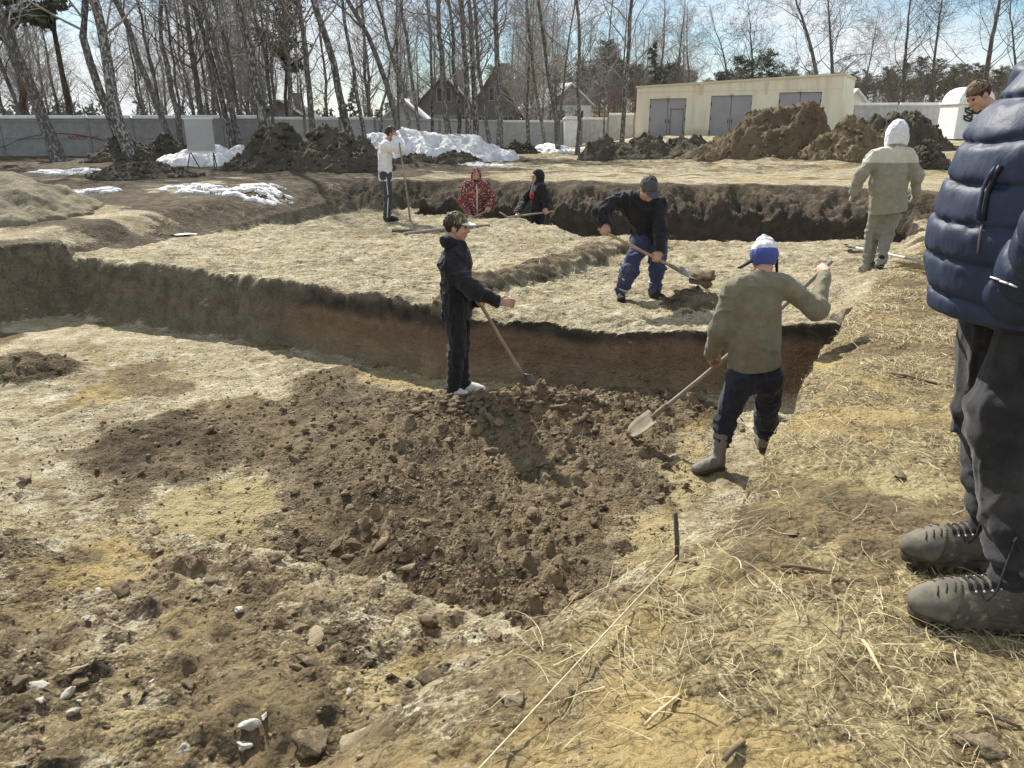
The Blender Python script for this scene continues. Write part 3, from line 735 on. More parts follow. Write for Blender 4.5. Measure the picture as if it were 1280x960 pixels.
# --- houses beyond the fences
M_LOG = simple('dark_timber', (.21, .19, .17), (.16, .148, .13), 5)
M_GREYW = simple('grey_render', (.34, .31, .28), (.28, .26, .235), 4)
M_ROOF = simple('brown_roof', (.15, .14, .13), (.19, .18, .165), 5)
M_SNOWROOF = simple('snowy_roof', (.75, .76, .78), (.6, .6, .6), 3)
M_GLASS = simple('dark_glass', (.03, .035, .045), (.05, .055, .07), 2, rough=.15, bump=0, spec=.5)
def house(label, pxc, y, w, dep, z0, wall_h, ridge, mw, mr, mg, windows=(), rot=0.0, over=.5):
    p = aty(pxc, 155, y); rt = root('gable_house', (p[0], y, z0)); rt.rotation_euler = (0, 0, rot); tag(rt, label, 'house')
    m = MB(); hw = w / 2
    m.add([(-hw, 0, -1), (hw, 0, -1), (hw, 0, wall_h), (-hw, 0, wall_h), (-hw, dep, -1), (hw, dep, -1), (hw, dep, wall_h), (-hw, dep, wall_h)],
          [(0, 1, 2, 3), (5, 4, 7, 6), (1, 5, 6, 2), (4, 0, 3, 7)])
    o = m.build('wall', mw); o.parent = rt
    m = MB()
    m.add([(-hw, .004, wall_h), (hw, .004, wall_h), (0, .004, ridge), (-hw, dep - .004, wall_h), (hw, dep - .004, wall_h), (0, dep - .004, ridge)], [(0, 1, 2), (5, 4, 3), (0, 3, 4, 1)])
    o = m.build('gable', mg); o.parent = rt
    m = MB(); sl = (ridge - wall_h) / hw; ex = hw + over; ze = wall_h - over * sl
    for s in (-1, 1):
        v = [(0, -over, ridge + .02), (s * ex, -over, ze), (s * ex, dep + over, ze), (0, dep + over, ridge + .02)]
        v += [(a, b, c + .18) for a, b, c in v]
        m.add(v, [(0, 1, 2, 3), (7, 6, 5, 4), (0, 4, 5, 1), (1, 5, 6, 2), (2, 6, 7, 3), (3, 7, 4, 0)])
    ro = m.build('roof', mr); ro.parent = rt
    m = MB(); m.box((hw * .35, dep * .5, ridge + .1), (.6, .6, 1.3), bev=.02); m.box((hw * .35, dep * .5, ridge + .8), (.75, .75, .12)); c = m.build('chimney', M_GREYW); c.parent = ro
    for wx, wz, ww, wh in windows:
        m = MB()
        for q in ((wx, wz + wh / 2, ww + .2, .1), (wx, wz - wh / 2, ww + .2, .1)): m.box((q[0], -.03, q[1]), (q[2], .1, q[3]))
        for q in ((wx - ww / 2, wz), (wx + ww / 2, wz), (wx, wz)): m.box((q[0], -.03, q[1]), (.09, .09, wh - .1))
        f = m.build('window', M_GREYW); f.parent = rt
        m = MB(); m.box((wx, -.005, wz), (ww, .03, wh)); g = m.build('pane', M_GLASS); g.parent = f
house('grey brown house with a steep dark gable behind the birch clump', 556, 74, 6.6, 8, .3, 2.2, 5.4, M_GREYW, M_ROOF, M_LOG, [(-1.6, 1.5, 1.1, 1.2), (1.6, 1.5, 1.1, 1.2), (0, 3.9, 1.3, 1.2)])
house('dark timber house with a pointed gable just right of the birch clump', 618, 72, 4.4, 8, .3, 2.4, 5.8, M_LOG, M_ROOF, M_LOG, [(0, 3.9, .9, 1.1), (-1.1, 1.5, .9, 1.1), (1.2, 1.5, .9, 1.1)])
house('small white house with a snowy roof half hidden behind thin birches', 712, 92, 5.5, 7, 1.3, 2.4, 4.6, M_WHITE, M_SNOWROOF, M_GREYW, [(-1.2, 1.3, .9, 1.0), (1.2, 1.3, .9, 1.0)], rot=.4)
house('pale cottage with a low roof in the gap left of the big dark heap', 352, 74, 4.6, 6, .2, 1.9, 3.4, M_GREYW, M_ROOF, M_GREYW, [(0, 1.1, .9, .9)])
house('low pale shed with a snowy roof left of the grey brown house', 505, 66, 3.6, 4, .2, 1.8, 3.3, M_CONC2, M_SNOWROOF, M_CONC2, [(0, 1.1, .7, .8)])
house('white cottage with a white roof just right of the garage', 1064, 66, 3.0, 5, 1.0, 1.7, 3.2, M_WHITE, M_SNOWROOF, M_WHITE, [(0, .9, .8, .7)])

# --- blank notice board on thin legs
y_b = 24.5; pb = aty(252, 188, y_b); zg = float(ground(np.array([pb[0]]), np.array([y_b]))[0])
nb = root('notice_board', (pb[0], y_b, zg)); tag(nb, 'blank grey board on thin splayed legs standing before the snow', 'notice board')
px2m = y_b / FPX
top_z = aty(252, 149, y_b)[2] - zg; bot_z = aty(252, 189, y_b)[2] - zg; bw_ = 33 * px2m
m = MB(); m.box((0, 0, (top_z + bot_z) / 2), (bw_, .05, top_z - bot_z), bev=.008); o = m.build('board', simple('board_grey', (.50, .50, .475), (.46, .46, .44), 2, bump=0)); o.parent = nb
for q in ((0, top_z + .02, bw_ + .06, .05), (0, bot_z - .02, bw_ + .06, .05)):
    m = MB(); m.box((q[0], -.005, q[1]), (q[2], .07, q[3])); o = m.build('rail', M_WHITE); o.parent = nb
for a, b, dy in ((-.36, -.42, -.25), (-.36, -.22, .3), (.36, .30, .3), (.36, .42, -.25)):
    m = MB(); m.tube([(a * bw_ / .85, 0, bot_z), (b * bw_ / .85, dy, -.05)], .016, 6); o = m.build('leg', M_BLACK); o.parent = nb
# leaning plank in front of it
pk = MB(); a_, b_ = aty(200, 203, 22), aty(240, 222, 20.5)
pk.tube([a_, b_], .05, 4, flat=.4); tag(pk.build('plank', M_WHITE), 'pale plank slanting down the low mound by the notice board', 'plank')
# ================================================================== TREES
class Tubes:
    """many tapered polylines, gathered by point count and built at once"""
    def __init__(s): s.g = {}
    def add(s, pts, rad, n): s.g.setdefault((len(pts), n), []).append((pts, rad))
    def arrays(s):
        V, F, off = [], [], 0
        for (m, n), lst in s.g.items():
            P = np.array([q[0] for q in lst], float); Rr = np.array([q[1] for q in lst], float); B = len(lst)
            T = np.gradient(P, axis=1); T /= np.linalg.norm(T, axis=2, keepdims=True) + 1e-9
            up = np.where(np.abs(T[..., 2:3]) > .92, [1.0, 0, 0], [0, 0, 1.0])
            A = np.cross(T, up); A /= np.linalg.norm(A, axis=2, keepdims=True) + 1e-9
            Bn = np.cross(A, T); ang = np.arange(n) * 2 * math.pi / n
            v = P[:, :, None] + Rr[:, :, None, None] * (np.cos(ang)[:, None] * A[:, :, None] + np.sin(ang)[:, None] * Bn[:, :, None])
            V.append(v.reshape(-1, 3)); i = np.arange(B * m * n).reshape(B, m, n) + off
            j = np.roll(i, -1, axis=2)
            F.append(np.stack([i[:, :-1], j[:, :-1], j[:, 1:], i[:, 1:]], -1).reshape(-1, 4)); off += B * m * n
        return np.concatenate(V), np.concatenate(F)

def bark(name, light, dark, amount, blotch=1.0):
    t = NT(name); P = t.pos()
    k = t.mix(t.rng(t.noise(t.mapping(P, (7, 7, 3.2)), blotch, 5, .65), amount - .06, amount + .06), light, dark)
    k = t.mix(t.rng(t.noise(t.mapping(P, (3, 3, 30)), 1, 3), .6, .7), k, tuple(q * .5 for q in dark))
    t.color(k); t.bump(t.noise(t.mapping(P, (30, 30, 6)), 1, 4), .7, .03)
    return t.m
M_BIRCH = bark('birch_bark', (.38, .36, .335), (.095, .087, .078), .45, 1.9)
M_BIRCHD = bark('dark_birch_bark', (.36, .34, .315), (.12, .11, .10), .45, 2.0)
M_BIRCHW = bark('white_birch_bark', (.42, .40, .375), (.10, .09, .08), .47, 2.0)
M_DARKB = bark('dark_bark', (.20, .18, .16), (.105, .095, .085), .5)
M_PINEB = bark('pine_bark', (.17, .11, .075), (.07, .055, .045), .5)
M_TWIG = simple('twigs', (.25, .225, .20), (.35, .32, .29), 3, bump=0)
M_TWIGT = simple('thicket_twigs', (.135, .115, .095), (.19, .165, .14), 1.5, bump=0)
M_TWIGD = simple('dark_twigs', (.09, .08, .07), (.14, .125, .11), 3, bump=0)

def limbs(T, base, d, L, r, depth, rng, spread=.6, droop=.0, kids=(5, 4), n=(5, 4, 3), bend=.18, twig_r=.006):
    """a branch from base along d, and its own branches"""
    m = 6 if depth > 0 else 4
    pts = [np.array(base, float)]; q = np.array(d, float)
    for i in range(m - 1):
        q = q + np.array([rng.gauss(0, bend), rng.gauss(0, bend), rng.gauss(0, bend) + .06 * (depth > 0) - droop * (depth == 0)])
        q /= np.linalg.norm(q) + 1e-9
        pts.append(pts[-1] + q * L / (m - 1))
    rad = [max(twig_r * .6, r * (1 - .85 * i / (m - 1))) for i in range(m)]
    T.add(pts, rad, 5 if r > .06 else (4 if r > .02 else 3))
    if depth <= 0: return
    K = kids[min(depth, len(kids)) - 1]
    for i in range(K):
        u = .25 + .75 * (i + rng.random()) / K
        k = min(m - 2, int(u * (m - 1))); fr = u * (m - 1) - k
        b = pts[k] * (1 - fr) + pts[k + 1] * fr
        ax = pts[k + 1] - pts[k]; ax /= np.linalg.norm(ax) + 1e-9
        rv = np.array([rng.gauss(0, 1), rng.gauss(0, 1), rng.gauss(0, .8)]); rv -= ax * rv.dot(ax); rv /= np.linalg.norm(rv) + 1e-9
        nd = ax * (1 - spread * .5) + rv * spread * (.8 + .4 * rng.random())
        limbs(T, b, nd / np.linalg.norm(nd), L * (.62 - .28 * u) * (.75 + .5 * rng.random()), max(twig_r, r * (1 - .8 * u) * .55), depth - 1, rng, spread, droop, kids, n, bend, twig_r)

def build_tree(name, trunk, rad, seed, mb, mt, first=.2, count=26, blen=.24, spread=.7, droop=.08, kids=(4, 5), ang=.75, depth=2, twig_r=.007, H=None):
    """trunk: polyline (local). Returns the two meshes."""
    rng = random.Random(seed); trunk = np.array(trunk, float); m = len(trunk)
    T0, T = Tubes(), Tubes(); T0.add(trunk, rad, 9)
    seg = np.linalg.norm(np.diff(trunk, axis=0), axis=1); L = seg.sum(); cum = np.concatenate([[0], np.cumsum(seg)]) / L
    for i in range(count):
        u = first + (.99 - first) * ((i + rng.random()) / count)
        k = min(m - 2, int(np.searchsorted(cum, u) - 1)); k = max(k, 0); fr = (u - cum[k]) / (cum[k + 1] - cum[k])
        b = trunk[k] * (1 - fr) + trunk[k + 1] * fr; r = rad[k] * (1 - fr) + rad[k + 1] * fr
        a = rng.random() * 2 * math.pi; up = ang * (.7 + .6 * rng.random())
        d = np.array([math.cos(a), math.sin(a), up]); d /= np.linalg.norm(d)
        limbs(T, b, d, L * blen * (1.15 - .75 * u) * (.6 + .8 * rng.random()), min(r * .42, .045), depth, rng, spread, droop, kids, twig_r=twig_r)
    return T0, T

def tree_obj(label, px_path, y, w_px, seed, mb=M_BIRCHD, mt=M_TWIG, H=13, cat='tree', name='birch_tree', group=None, **kw):
    """trunk through pixel points at distance y (first = low), carried on up to the height H and down to the ground"""
    P = [aty(a, b, y) for a, b in px_path]
    P.sort(key=lambda q: q[2])
    rs = random.Random(seed * 7 + 1)
    for i in range(1, len(P)): P[i][1] += rs.uniform(-.3, .3) * i
    d0 = P[1] - P[0]; x0 = P[0] - d0 / d0[2] * P[0][2] if abs(d0[2]) > 1e-6 else P[0]
    zg = float(natural(np.float64(x0[0]), np.float64(y)))
    base = P[0] - d0 / max(d0[2], .3) * (P[0][2] - zg + .15)
    d1 = P[-1] - P[-2]; d1 = d1 / np.linalg.norm(d1)
    pts = [base] + P
    while pts[-1][2] < H:
        d1 = d1 + np.array([rs.gauss(0, .05), rs.gauss(0, .05), .06]); d1 /= np.linalg.norm(d1); pts.append(pts[-1] + d1 * 1.6)
    pts = np.array(pts)
    cum = np.concatenate([[0], np.cumsum(np.linalg.norm(np.diff(pts, axis=0), axis=1))]); L = cum[-1]
    K = 18; s = np.linspace(0, L, K); C = np.stack([np.interp(s, cum, pts[:, i]) for i in range(3)], 1)
    for _ in range(2): C[1:-1] = .25 * C[:-2] + .5 * C[1:-1] + .25 * C[2:]
    C[1:-1] += np.array([[rs.gauss(0, .035), rs.gauss(0, .035), 0] for _ in range(K - 2)])
    r0 = w_px * .88 / 2 / FPX * y
    rad = r0 * (1 - .86 * (s / L) ** 1.1) ; rad[0] *= 1.45; rad[1] *= 1.08
    o0 = C[0].copy(); o0[2] = zg
    T0, T = build_tree(name, C - o0, rad, seed, mb, mt, **kw)
    rt = root(name, o0); tag(rt, label, cat, group)
    v, f = T0.arrays(); o = put('trunk', make_mesh('trunk', v, f), mb); o.parent = rt
    v, f = T.arrays(); o = put('crown', make_mesh('crown', v, f, False), mt); o.parent = rt
    return rt

LEAN = [  # label, pixel path, distance, trunk width in px, bark
 ('stout birch with a dark foot leaning left, leftmost thick trunk before the grey fence', [(75, 205), (45, 130), (26, 80), (8, 0)], 31, 17, M_BIRCHD),
 ('thick white speckled birch leaning left in front of the fence, right stem of the pair', [(168, 212), (143, 120), (125, 60), (108, 0)], 28, 17, M_BIRCHW),
 ('speckled birch joined to the thicker white stem beside it, left stem of the pair', [(158, 205), (125, 110), (112, 70), (96, 0)], 28.6, 12, M_BIRCH),
 ('thin grey trunk by the left end of the fence', [(33, 165), (14, 110), (-6, 45)], 40, 6, M_DARKB),
 ('birch leaning left with its foot on the dark heap by the notice board', [(212, 172), (190, 125), (172, 55), (150, 0)], 32, 9, M_BIRCHD),
 ('thin dark stem close behind the leaning birch of the heap', [(203, 150), (192, 90), (177, 0)], 41, 5, M_DARKB),
 ('slim dark birch just left of the notice board', [(228, 175), (214, 110), (202, 55), (189, 0)], 33, 8, M_BIRCHD),
 ('very thin straight stem above the left edge of the notice board', [(224, 150), (219, 80), (211, 0)], 44, 4, M_DARKB),
 ('forked dark trunk rising behind the notice board', [(253, 160), (244, 85), (236, 0)], 40, 9, M_DARKB),
 ('grey stem right behind the notice board', [(272, 160), (258, 80), (245, 0)], 41, 6, M_BIRCHD),
 ('pale double birch, its left stem, between the board and the dark heap', [(288, 178), (268, 90), (243, 0)], 34, 8, M_BIRCH),
 ('dark right stem of the pale double birch between the board and the dark heap', [(299, 180), (282, 95), (257, 0)], 34.3, 9, M_BIRCHD),
 ('thin crooked stem right of the pale double birch', [(300, 155), (294, 100), (272, 30)], 43, 4, M_DARKB),
 ('thick speckled birch whose foot meets the left top of the big dark heap', [(331, 180), (320, 110), (299, 0)], 29, 14, M_BIRCH),
 ('slim birch leaning just left of the thick speckled one at the dark heap', [(320, 176), (312, 110), (299, 35)], 37, 6, M_BIRCHD),
 ('thin stem right of the thick speckled birch at the dark heap', [(340, 155), (332, 80), (319, 0)], 43, 5, M_DARKB),
 ('thin wavy dark stem above the first top of the big dark heap', [(339, 150), (332, 70), (328, 0)], 46, 4, M_DARKB),
 ('grey birch hung with dense twigs above the second top of the dark heap', [(392, 165), (384, 80), (371, 0)], 40, 9, M_BIRCHD),
 ('twiggy grey birch between the two tops of the dark heap', [(364, 165), (362, 80), (356, 0)], 46, 8, M_BIRCHD),
 ('birch with a pale foot leaning left at the right side of the dark heap', [(437, 168), (420, 90), (396, 0)], 30, 11, M_BIRCH),
 ('slim pale birch between the dark heap and the white hooded man', [(454, 165), (440, 90), (425, 0)], 34, 6, M_BIRCH),
 ('dark bowed trunk arching left above the white hooded man', [(497, 165), (484, 100), (464, 50), (446, 22), (430, 0)], 35, 8, M_DARKB),
 ('slender white stem leaning right behind the dark bowed trunk', [(476, 160), (483, 110), (490, 55)], 42, 4, M_BIRCHW),
 ('slim dark birch right of the dark bowed trunk, first of two', [(513, 164), (496, 90), (472, 0)], 38, 6, M_BIRCHD),
 ('slim dark birch right of the dark bowed trunk, second of two', [(523, 164), (514, 90), (502, 0)], 39, 5, M_BIRCHD),
 ('thin upright stem in front of the low pale shed', [(499, 160), (496, 80), (494, 0)], 46, 4, M_DARKB),
 ('thin pale birch in front of the gable of the grey brown house', [(540, 155), (539, 80), (536, 0)], 44, 5, M_BIRCH),
 ('dark trunk at the left edge of the tight birch clump', [(561, 170), (554, 90), (547, 0)], 40, 9, M_BIRCHD),
 ('pale trunk standing second from the left in the tight birch clump', [(575, 172), (570, 90), (562, 0)], 41, 6, M_BIRCH),
 ('broad white trunk in the middle of the tight birch clump', [(587, 174), (582, 90), (575, 0)], 40.5, 9, M_BIRCHW),
 ('broad white trunk right of the middle of the tight birch clump', [(596, 175), (591, 90), (586, 0)], 41.5, 9, M_BIRCHW),
 ('thin curved stem at the right edge of the tight birch clump', [(613, 180), (604, 140), (598, 80), (591, 10)], 39, 6, M_BIRCHD),
 ('lone tall trunk with a pale foot right of the tight birch clump', [(624, 182), (622, 90), (620, 0)], 38, 9, M_BIRCHD),
 ('thin grey stem in front of the pale fence, leaning left', [(681, 178), (670, 120), (660, 40)], 46, 5, M_BIRCHD),
 ('slim birch leaning left in front of the white coping', [(697, 180), (686, 90), (672, 0)], 43, 6, M_BIRCHD),
 ('straight dark topped birch in front of the small brick pillar', [(722, 180), (724, 90), (722, 0)], 42, 6, M_BIRCHD),
 ('thin stem leaning right beside the straight birch at the brick pillar', [(700, 150), (707, 80), (718, 0)], 47, 3.5, M_DARKB),
 ('dark forked trunk standing alone left of the garage corner', [(778, 170), (783, 90), (789, 0)], 41, 7, M_BIRCHD),
 ('very thin white stem left of the dark forked trunk by the garage', [(756, 152), (758, 90), (762, 20)], 54, 3, M_BIRCHW),
]
for i, (lab, path, y, w, mb) in enumerate(LEAN):
    big = w > 8
    tree_obj(lab, path, y, w, 100 + i, mb, M_TWIGD if mb is M_DARKB else M_TWIG, H=12.5 + (i * 37 % 30) / 10, first=.22 if y > 38 else .3, count=30 if big else 24, kids=(7, 6), ang=.9, blen=.26, twig_r=.006)

SPREAD = [  # bare broad crowned trees over the garage and the pine ridge
 ('wide bare tree with a long low left bough above the middle of the garage', [(1024, 120), (1016, 60), (1005, 20)], 80, 7, 15),
 ('bare tree with upswept boughs above the right part of the garage', [(1041, 120), (1040, 60), (1037, 10)], 84, 7, 14),
 ('bare crooked tree above the second garage door', [(912, 118), (905, 70), (895, 40)], 88, 4, 12),
 ('dead looking forked tree above the gap between the garage doors', [(941, 118), (940, 70), (936, 25)], 86, 4.5, 12),
 ('dark bare tree with twin crooked boughs behind the white hood', [(1128, 140), (1130, 70), (1134, 20)], 82, 6.5, 14),
 ('tall slim bare tree between the crooked twin tree and the big oak', [(1164, 130), (1168, 60), (1174, 5)], 86, 5, 15),
 ('big dark oak like bare crown beside the puffer jacket', [(1228, 130), (1237, 60), (1243, 10)], 78, 9, 16),
 ('thin pale birch over the blackish heap', [(1078, 130), (1086, 80), (1096, 30)], 80, 3, 11),
 ('grey bare tree right of the big oak crown', [(1272, 130), (1270, 70), (1266, 10)], 86, 5, 14),
 ('misty grey bare tree over the left end of the garage', [(848, 120), (850, 70), (852, 30)], 100, 3, 12),
]
for i, (lab, path, y, w, H) in enumerate(SPREAD):
    tree_obj(lab, path, y, w, 300 + i, M_DARKB if w > 3.2 else M_BIRCH, M_TWIGD if w > 3.2 else M_TWIG, H=H, name='bare_tree', first=.28, count=17, kids=(8, 7), ang=.95, blen=.5, spread=.85, droop=0, twig_r=.011)

# ---- woods behind: a few kinds of tree, copied
def proto_bare(seed, H, r, mb, mt, **kw):
    rs = random.Random(seed); K = 10
    C = np.array([[0, 0, H * i / (K - 1)] for i in range(K)], float); C[1:, :2] += np.cumsum([[rs.gauss(0, .12), rs.gauss(0, .12)] for _ in range(K - 1)], 0)
    rad = r * (1 - .88 * np.linspace(0, 1, K)); T0, T = build_tree('bg', C, rad, seed, mb, mt, **kw)
    v, f = T0.arrays(); a = make_mesh('trunk', v, f); a.materials.append(mb)
    v, f = T.arrays(); b = make_mesh('crown', v, f, False); b.materials.append(mt)
    return a, b
BARE = [proto_bare(900 + k, 12 + k % 3, .12 + .02 * (k % 3), (M_BIRCHD, M_BIRCH, M_DARKB)[k % 3], M_TWIG, first=.12, count=44, kids=(6, 5), ang=1.0, blen=.24, twig_r=.008) for k in range(5)]

THICK = [proto_bare(950 + k, 11 + k, .13, M_DARKB, M_TWIGT, first=.08, count=46, kids=(6, 5), ang=1.1, blen=.26, twig_r=.022) for k in range(3)]
t = NT('pine_needles'); P = t.pos()
t.color(t.mix(t.rng(t.noise(P, .9, 4), .35, .65), (.10, .115, .08), (.165, .175, .125))); t.set(Roughness=.8)
M_NEEDLE = t.m
def proto_pine(seed, H, spruce=False):
    rs = random.Random(seed); K = 8
    C = np.array([[rs.gauss(0, .06) * i, rs.gauss(0, .06) * i, H * i / (K - 1)] for i in range(K)]); T0 = Tubes(); T0.add(C, list(.17 * (1 - .85 * np.linspace(0, 1, K))), 7)
    V, F = [], []; n = 0; T = Tubes()
    nb = 60 if spruce else 46
    for i in range(nb):
        u = (.12 if spruce else .42) + (.99 - (.12 if spruce else .42)) * (i + rs.random()) / nb
        L = (H * .17 * (1.05 - u) + .15) if spruce else H * .19 * (math.sin(min(1, (u - .38) / .62) * 2.7) * .8 + .25) * (.5 + rs.random())
        a = rs.random() * 6.283; c = np.array([np.interp(u * (K - 1), range(K), C[:, j]) for j in range(3)])
        d = np.array([math.cos(a), math.sin(a), -.15 if spruce else .3]); e = c + d * L
        T.add([c, (c + e) / 2 + [0, 0, .05], e], [.035, .025, .01], 3)
        for q in range(60 if spruce else 105):
            w = rs.random() ** .6; p = c + (e - c) * w + np.array([rs.gauss(0, 1), rs.gauss(0, 1), rs.gauss(0, .6)]) * (.12 + .28 * w) * (L * .42 + .12)
            s = .09 + .12 * rs.random(); ax = np.array([rs.gauss(0, 1) for _ in range(3)]); ax /= np.linalg.norm(ax); bx = np.cross(ax, [rs.gauss(0, 1) for _ in range(3)]); bx /= np.linalg.norm(bx) + 1e-9
            V += [p - ax * s, p + bx * s * .45, p + ax * s, p - bx * s * .45]; F.append((n, n + 1, n + 2, n + 3)); n += 4
    v, f = T0.arrays(); v2, f2 = T.arrays()
    a = make_mesh('trunk', np.concatenate([v, v2]), np.concatenate([f, f2 + len(v)])); a.materials.append(M_PINEB)
    b = make_mesh('crown', np.array(V), np.array(F), False); b.materials.append(M_NEEDLE)
    return a, b
PINES = [proto_pine(70 + k, 10 + k) for k in range(4)]
SPRUCE = [proto_pine(80, 11, True)]

def plant(kind, name, label, cat, group, x, y, s, rz, sink=.1):
    z = float(natural(np.float64(x), np.float64(y))) - sink
    rt = root(name, (x, y, z)); rt.rotation_euler = (0, 0, rz); rt.scale = (s, s, s); tag(rt, label, cat, group)
    for nm, me in zip(('trunk', 'crown'), kind):
        o = put(nm, me); o.parent = rt

rb = random.Random(77)
for i in range(105):                      # bare wood behind the left and middle fence
    px = rb.uniform(-60, 700) if i < 82 else rb.uniform(640, 860); y = rb.uniform(50, 98) if i < 82 else rb.uniform(95, 125)
    if i < 82 and 500 < px < 650: y = rb.uniform(86, 105)
    x = (px - 640) / FPX * y
    plant(BARE[i % 5], 'bare_tree', 'bare grey brown tree in the thin wood beyond the fences', 'tree', 'bare trees of the wood beyond the fences', x, y, rb.uniform(.75, 1.15), rb.uniform(0, 6.28))
for i in range(120):                      # grey thicket in front of the pines at the right
    px = rb.uniform(650, 1320); y = rb.uniform(68, 108); x = (px - 640) / FPX * y
    plant(THICK[i % 3], 'thicket_tree', 'low bare tree in the brown thicket below the pine ridge', 'tree', 'low bare trees below the pine ridge', x, y, rb.uniform(.28, .5), rb.uniform(0, 6.28))
for i in range(170):
    px = 610 + (i + rb.random()) / 170 * 800; y = rb.uniform(112, 175); x = (px - 640) / FPX * y
    zt = aty(px, rb.uniform(84, 122) - 8 * (px > 1080), y)[2]; s = max(.35, (zt - float(natural(np.float64(x), np.float64(y)))) / (11.5))
    plant(PINES[i % 4], 'pine_tree', 'dark pine in the forest ridge behind the garage and fences', 'tree', 'pines of the forest ridge', x, y, s, rb.uniform(0, 6.28))
for i in range(14):
    px = rb.uniform(640, 800); y = rb.uniform(110, 130); x = (px - 640) / FPX * y
    plant(PINES[i % 4], 'pine_tree', 'dark pine in the forest ridge behind the garage and fences', 'tree', 'pines of the forest ridge', x, y, rb.uniform(.65, .8), rb.uniform(0, 6.28))
for px, y, s, lab, k in ((62, 44, 1.25, 'tall pine with a ragged dark crown above the left leaning birch', PINES[1]), (120, 47, 1.15, 'pine with dark boughs behind the speckled pair of birches', PINES[3]),
                         (375, 58, .95, 'dark evergreen behind the twiggy birches of the dark heap', PINES[2]), (800, 92, .82, 'dark pointed spruce by the left end of the garage roof', SPRUCE[0]),
                         (455, 66, .45, 'low green spruce behind the slim pale birch', SPRUCE[0]), (822, 96, .66, 'round topped dark pine beside the pointed spruce', PINES[0]), (905, 84, .62, 'bushy dark pine under the crooked bare tree', PINES[1]), (938, 82, .6, 'bushy dark pine under the dead looking forked tree', PINES[2])):
    plant(k, 'pine_tree' if k is not SPRUCE[0] else 'spruce_tree', lab, 'tree', None, (px - 640) / FPX * y, y, s, rb.uniform(0, 6))
# a far-off wood that closes the view behind everything
n_, V, F = 0, [], []
for i in range(420):
    a = rb.uniform(-1.35, 1.35); d = rb.uniform(215, 300); x, y = d * math.sin(a), d * math.cos(a); z = float(natural(np.float64(x), np.float64(y))); h = rb.uniform(4.5, 7.5) 
    for q in range(46):
        w = rb.random(); p = np.array([x + rb.gauss(0, 1.6 * (1.1 - w)), y + rb.gauss(0, 1), z + h * w]); s = rb.uniform(.5, 1.1)
        ax = np.array([rb.gauss(0, 1) for _ in range(3)]); bx = np.array([rb.gauss(0, 1) for _ in range(3)]); ax /= np.linalg.norm(ax); bx /= np.linalg.norm(bx)
        V += [p - ax * s, p + bx * s, p + ax * s]; F.append((n_, n_ + 1, n_ + 2)); n_ += 3
tag(put('far_wood', make_mesh('far_wood', np.array(V), np.array(F), False), M_NEEDLE), 'dark line of distant wood along the skyline', 'wood', None, 'stuff')
# ================================================================== PEOPLE: implicit surfaces turned into meshes
def unit(v):
    v = np.asarray(v, float); return v / (np.linalg.norm(v) + 1e-12)

def cone(p0, p1, r0, r1, flat=None, fr=1.0):
    """round cone; flat = a unit direction along which it is thinner by the factor fr"""
    p0, p1 = np.asarray(p0, float), np.asarray(p1, float); e = p1 - p0; F = None if flat is None else unit(flat)
    L2 = e.dot(e) + 1e-12
    def f(p):
        q = p - p0
        t = np.clip(q @ e / L2, 0, 1)
        w = q - t[:, None] * e
        if F is not None:
            k = w @ F; w = w + (k * (1 / fr - 1))[:, None] * F
        return (np.sqrt((w * w).sum(1)) - (r0 + (r1 - r0) * t)) * (1 if F is None else .5 + .5 * fr)
    m = max(r0, r1) * 1.05; f.bb = (np.minimum(p0, p1) - m, np.maximum(p0, p1) + m); return f

def ell(c, r, M=None):
    c, r = np.asarray(c, float), np.asarray(r, float); M = np.eye(3) if M is None else np.asarray(M, float)
    def f(p):
        q = (p - c) @ M; k0 = np.sqrt(((q / r) ** 2).sum(1)); k1 = np.sqrt(((q / r ** 2) ** 2).sum(1)) + 1e-9
        return k0 * (k0 - 1) / k1
    m = r.max(); f.bb = (c - m, c + m); return f

def chain(pts, rs):
    return [cone(a, b, r0, r1) for a, b, r0, r1 in zip(pts[:-1], pts[1:], rs[:-1], rs[1:])]

class Sdf:
    def __init__(s, prims, k=.03, cuts=(), sub=(), disp=None, ksub=.006):
        s.g = prims if isinstance(prims[0], (list, tuple)) else [(prims, k)]; s.cuts, s.sub, s.disp, s.ksub = cuts, sub, disp, ksub
        bb = [f.bb for pr, _ in s.g for f in pr]; s.lo = np.min([b[0] for b in bb], 0); s.hi = np.max([b[1] for b in bb], 0)
    def __call__(s, p):
        d = None
        for pr, k in s.g:
            e = None
            for f in pr:
                q = f(p)
                if e is None: e = q
                else:
                    h = np.maximum(k - np.abs(e - q), 0) / k; e = np.minimum(e, q) - h * h * k * .25
            d = e if d is None else np.minimum(d, e)
        for f in s.sub:
            q = -f(p); k = s.ksub; h = np.maximum(k - np.abs(d - q), 0) / k; d = np.maximum(d, q) + h * h * k * .25
        if s.disp is not None: d = d + s.disp(p)
        for o, n in s.cuts: d = np.maximum(d, (p - np.asarray(o)) @ unit(n))
        return d

